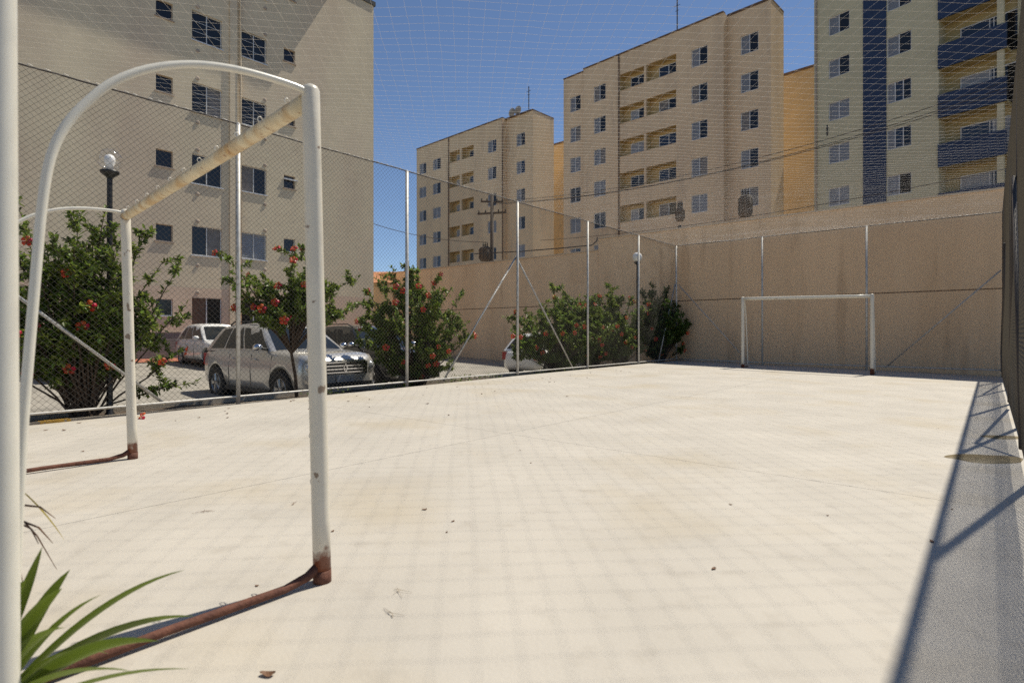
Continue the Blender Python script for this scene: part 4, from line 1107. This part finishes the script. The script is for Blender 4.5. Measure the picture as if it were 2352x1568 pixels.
for k in range(7):
    a = at_t(20+random.uniform(0,30), 1150+random.uniform(0,90), 1.9); e = a + Vector((random.uniform(0,.12), random.uniform(-.02,.1), random.uniform(-.22,-.02)))
    bb = MB(); bb.tube([a, a.lerp(e,.5)+Vector((.02,0,.02)), e], [.004,.003,.001], 4); bb.build('dry_stalk', M['dryleaf'], dry)

# ------------------------------------------------------------------ litter on the court
def litter_mesh(seed):
    r_ = random.Random(seed); b = MB(); n_ = 5; V = []; Fc = []; L = .05; 
    for i in range(n_+1):
        s = i/n_; ww = .018*math.sin(math.pi*min(1, s*.94+.05)); x = (s-.5)*L; z = .003 + .005*(2*s-1)**2 + r_.uniform(0,.002)
        y = .01*math.sin(s*3+seed)
        V += [(x,y-ww,z+.004),(x,y,z),(x,y+ww,z+.005)]
    for i in range(n_):
        a = i*3; Fc += [(a,a+1,a+4,a+3),(a+1,a+2,a+5,a+4)]
    b.add(V, Fc); return b.mesh('fallen_leaf', M['dryleaf'])
LM = [litter_mesh(i) for i in range(4)]
spots = [(975,1170,1.1),(1040,1197,.8),(1220,1062,.7),(1678,1156,.8),(1638,1305,1.0),(2140,1240,1.2),(615,1550,1.6),(1195,1033,.6),(763,1220,.8),(2155,977,.6),(1025,1222,.6),(590,1345,.7),(1900,1180,.6),(2188,1165,.7)]
for (px, py, s_) in spots:
    q_ = at_z(px, py); q_.z = fz(q_.x, q_.y)
    o = inst('fallen_leaf', LM[random.randrange(4)], None, q_, (0,0,random.uniform(0,6.28)), s_*.55)
    tag(o, 'small dry brown leaf lying alone on the pale open court', 'leaf', 'dry leaves scattered on the open court')
rnd = random.Random(5)
for i in range(46):                                       # leaves blown against the planted side
    X = FX + .35 + abs(rnd.gauss(0, 1.1)); Y = rnd.uniform(1.0, 14)
    if X > -5: continue
    o = inst('fallen_leaf', LM[rnd.randrange(4)], None, (X, Y, fz(X, Y)), (0,0,rnd.uniform(0,6.28)), rnd.uniform(.5,1.1))
    tag(o, 'small dry leaf blown onto the court edge below the shrubs', 'leaf', 'dry leaves along the planted court edge')
for (px, py, lab) in ((675,1158,'dry forked twig on the court left of the near post'), (915,1358,'pale dry grass tuft on the court below the near goal'), (900,1412,'thin pale straw lying on the court in the foreground'), (470,1176,'pale straw strands on the court between the goal posts')):
    q_ = at_z(px, py); t = thing('dry_twig', lab, 'twig', q_)
    for k in range(4):
        a = random.uniform(0, 6.28); L_ = random.uniform(.03,.07)
        bb = MB(); bb.tube([(-L_*.4*math.cos(a), -L_*.4*math.sin(a), .004),(.0,.0,.009),(L_*math.cos(a+.4), L_*math.sin(a+.4), .005)], [.0007,.001,.0005], 4); bb.build('strand', M['dryleaf' if px < 700 else 'curb'], t)
for (px, py) in ((872,1096),):
    pass
q_ = at_X(324, 963, -8.3); q_ = at_z(327, 962); q_.z = fz(q_.x,q_.y)+.01
t = thing('fallen_bloom', 'fallen dark red bloom on the court by the left goal post', 'flower', q_); inst('petals', FLM, t, (0,0,.01), (1.2,.3,0), .9); inst('stamen', STM, t, (0,0,.01), (1.2,.3,0), .9)

# ------------------------------------------------------------------ damp puddles by the right fence
pm = bpy.data.materials.new('muddy_puddle'); pm.use_nodes = True
pn = pm.node_tree.nodes; plk = pm.node_tree.links; pb = pn['Principled BSDF']
pb.inputs['Base Color'].default_value = (.16,.115,.045,1); pb.inputs['Roughness'].default_value = .6
def puddle(label, ctr, ang, lx, ly):
    b = MB(); n_ = 28; V = [(0,0,.006)]; 
    for k in range(n_):
        a = 2*math.pi*k/n_; rr = 1 + .10*math.sin(3*a+1) + .06*math.sin(5*a)
        V.append((lx*rr*math.cos(a), ly*rr*math.sin(a), .0055))
    for k in range(n_):
        a = 2*math.pi*k/n_; rr = 1.06 + .10*math.sin(3*a+1) + .06*math.sin(5*a); V.append((lx*rr*math.cos(a), ly*rr*math.sin(a), -.002))
    b.add(V, [(0,1+k,1+(k+1)%n_) for k in range(n_)] + [(1+k, 1+n_+k, 1+n_+(k+1)%n_, 1+(k+1)%n_) for k in range(n_)])
    o = b.build('puddle', pm, None, True, ctr); o.rotation_euler = (0,0,ang); tag(o, label, 'puddle'); return o
c_ = at_z(2262, 1053, fz(-.1,6)); puddle('larger brown puddle on the court near the right fence', c_, YAW, .29, .17)
c_ = at_z(2300, 1004, fz(-.1,8)); puddle('smaller brown puddle nearer the far end of the right fence', c_, YAW, .18, .10)
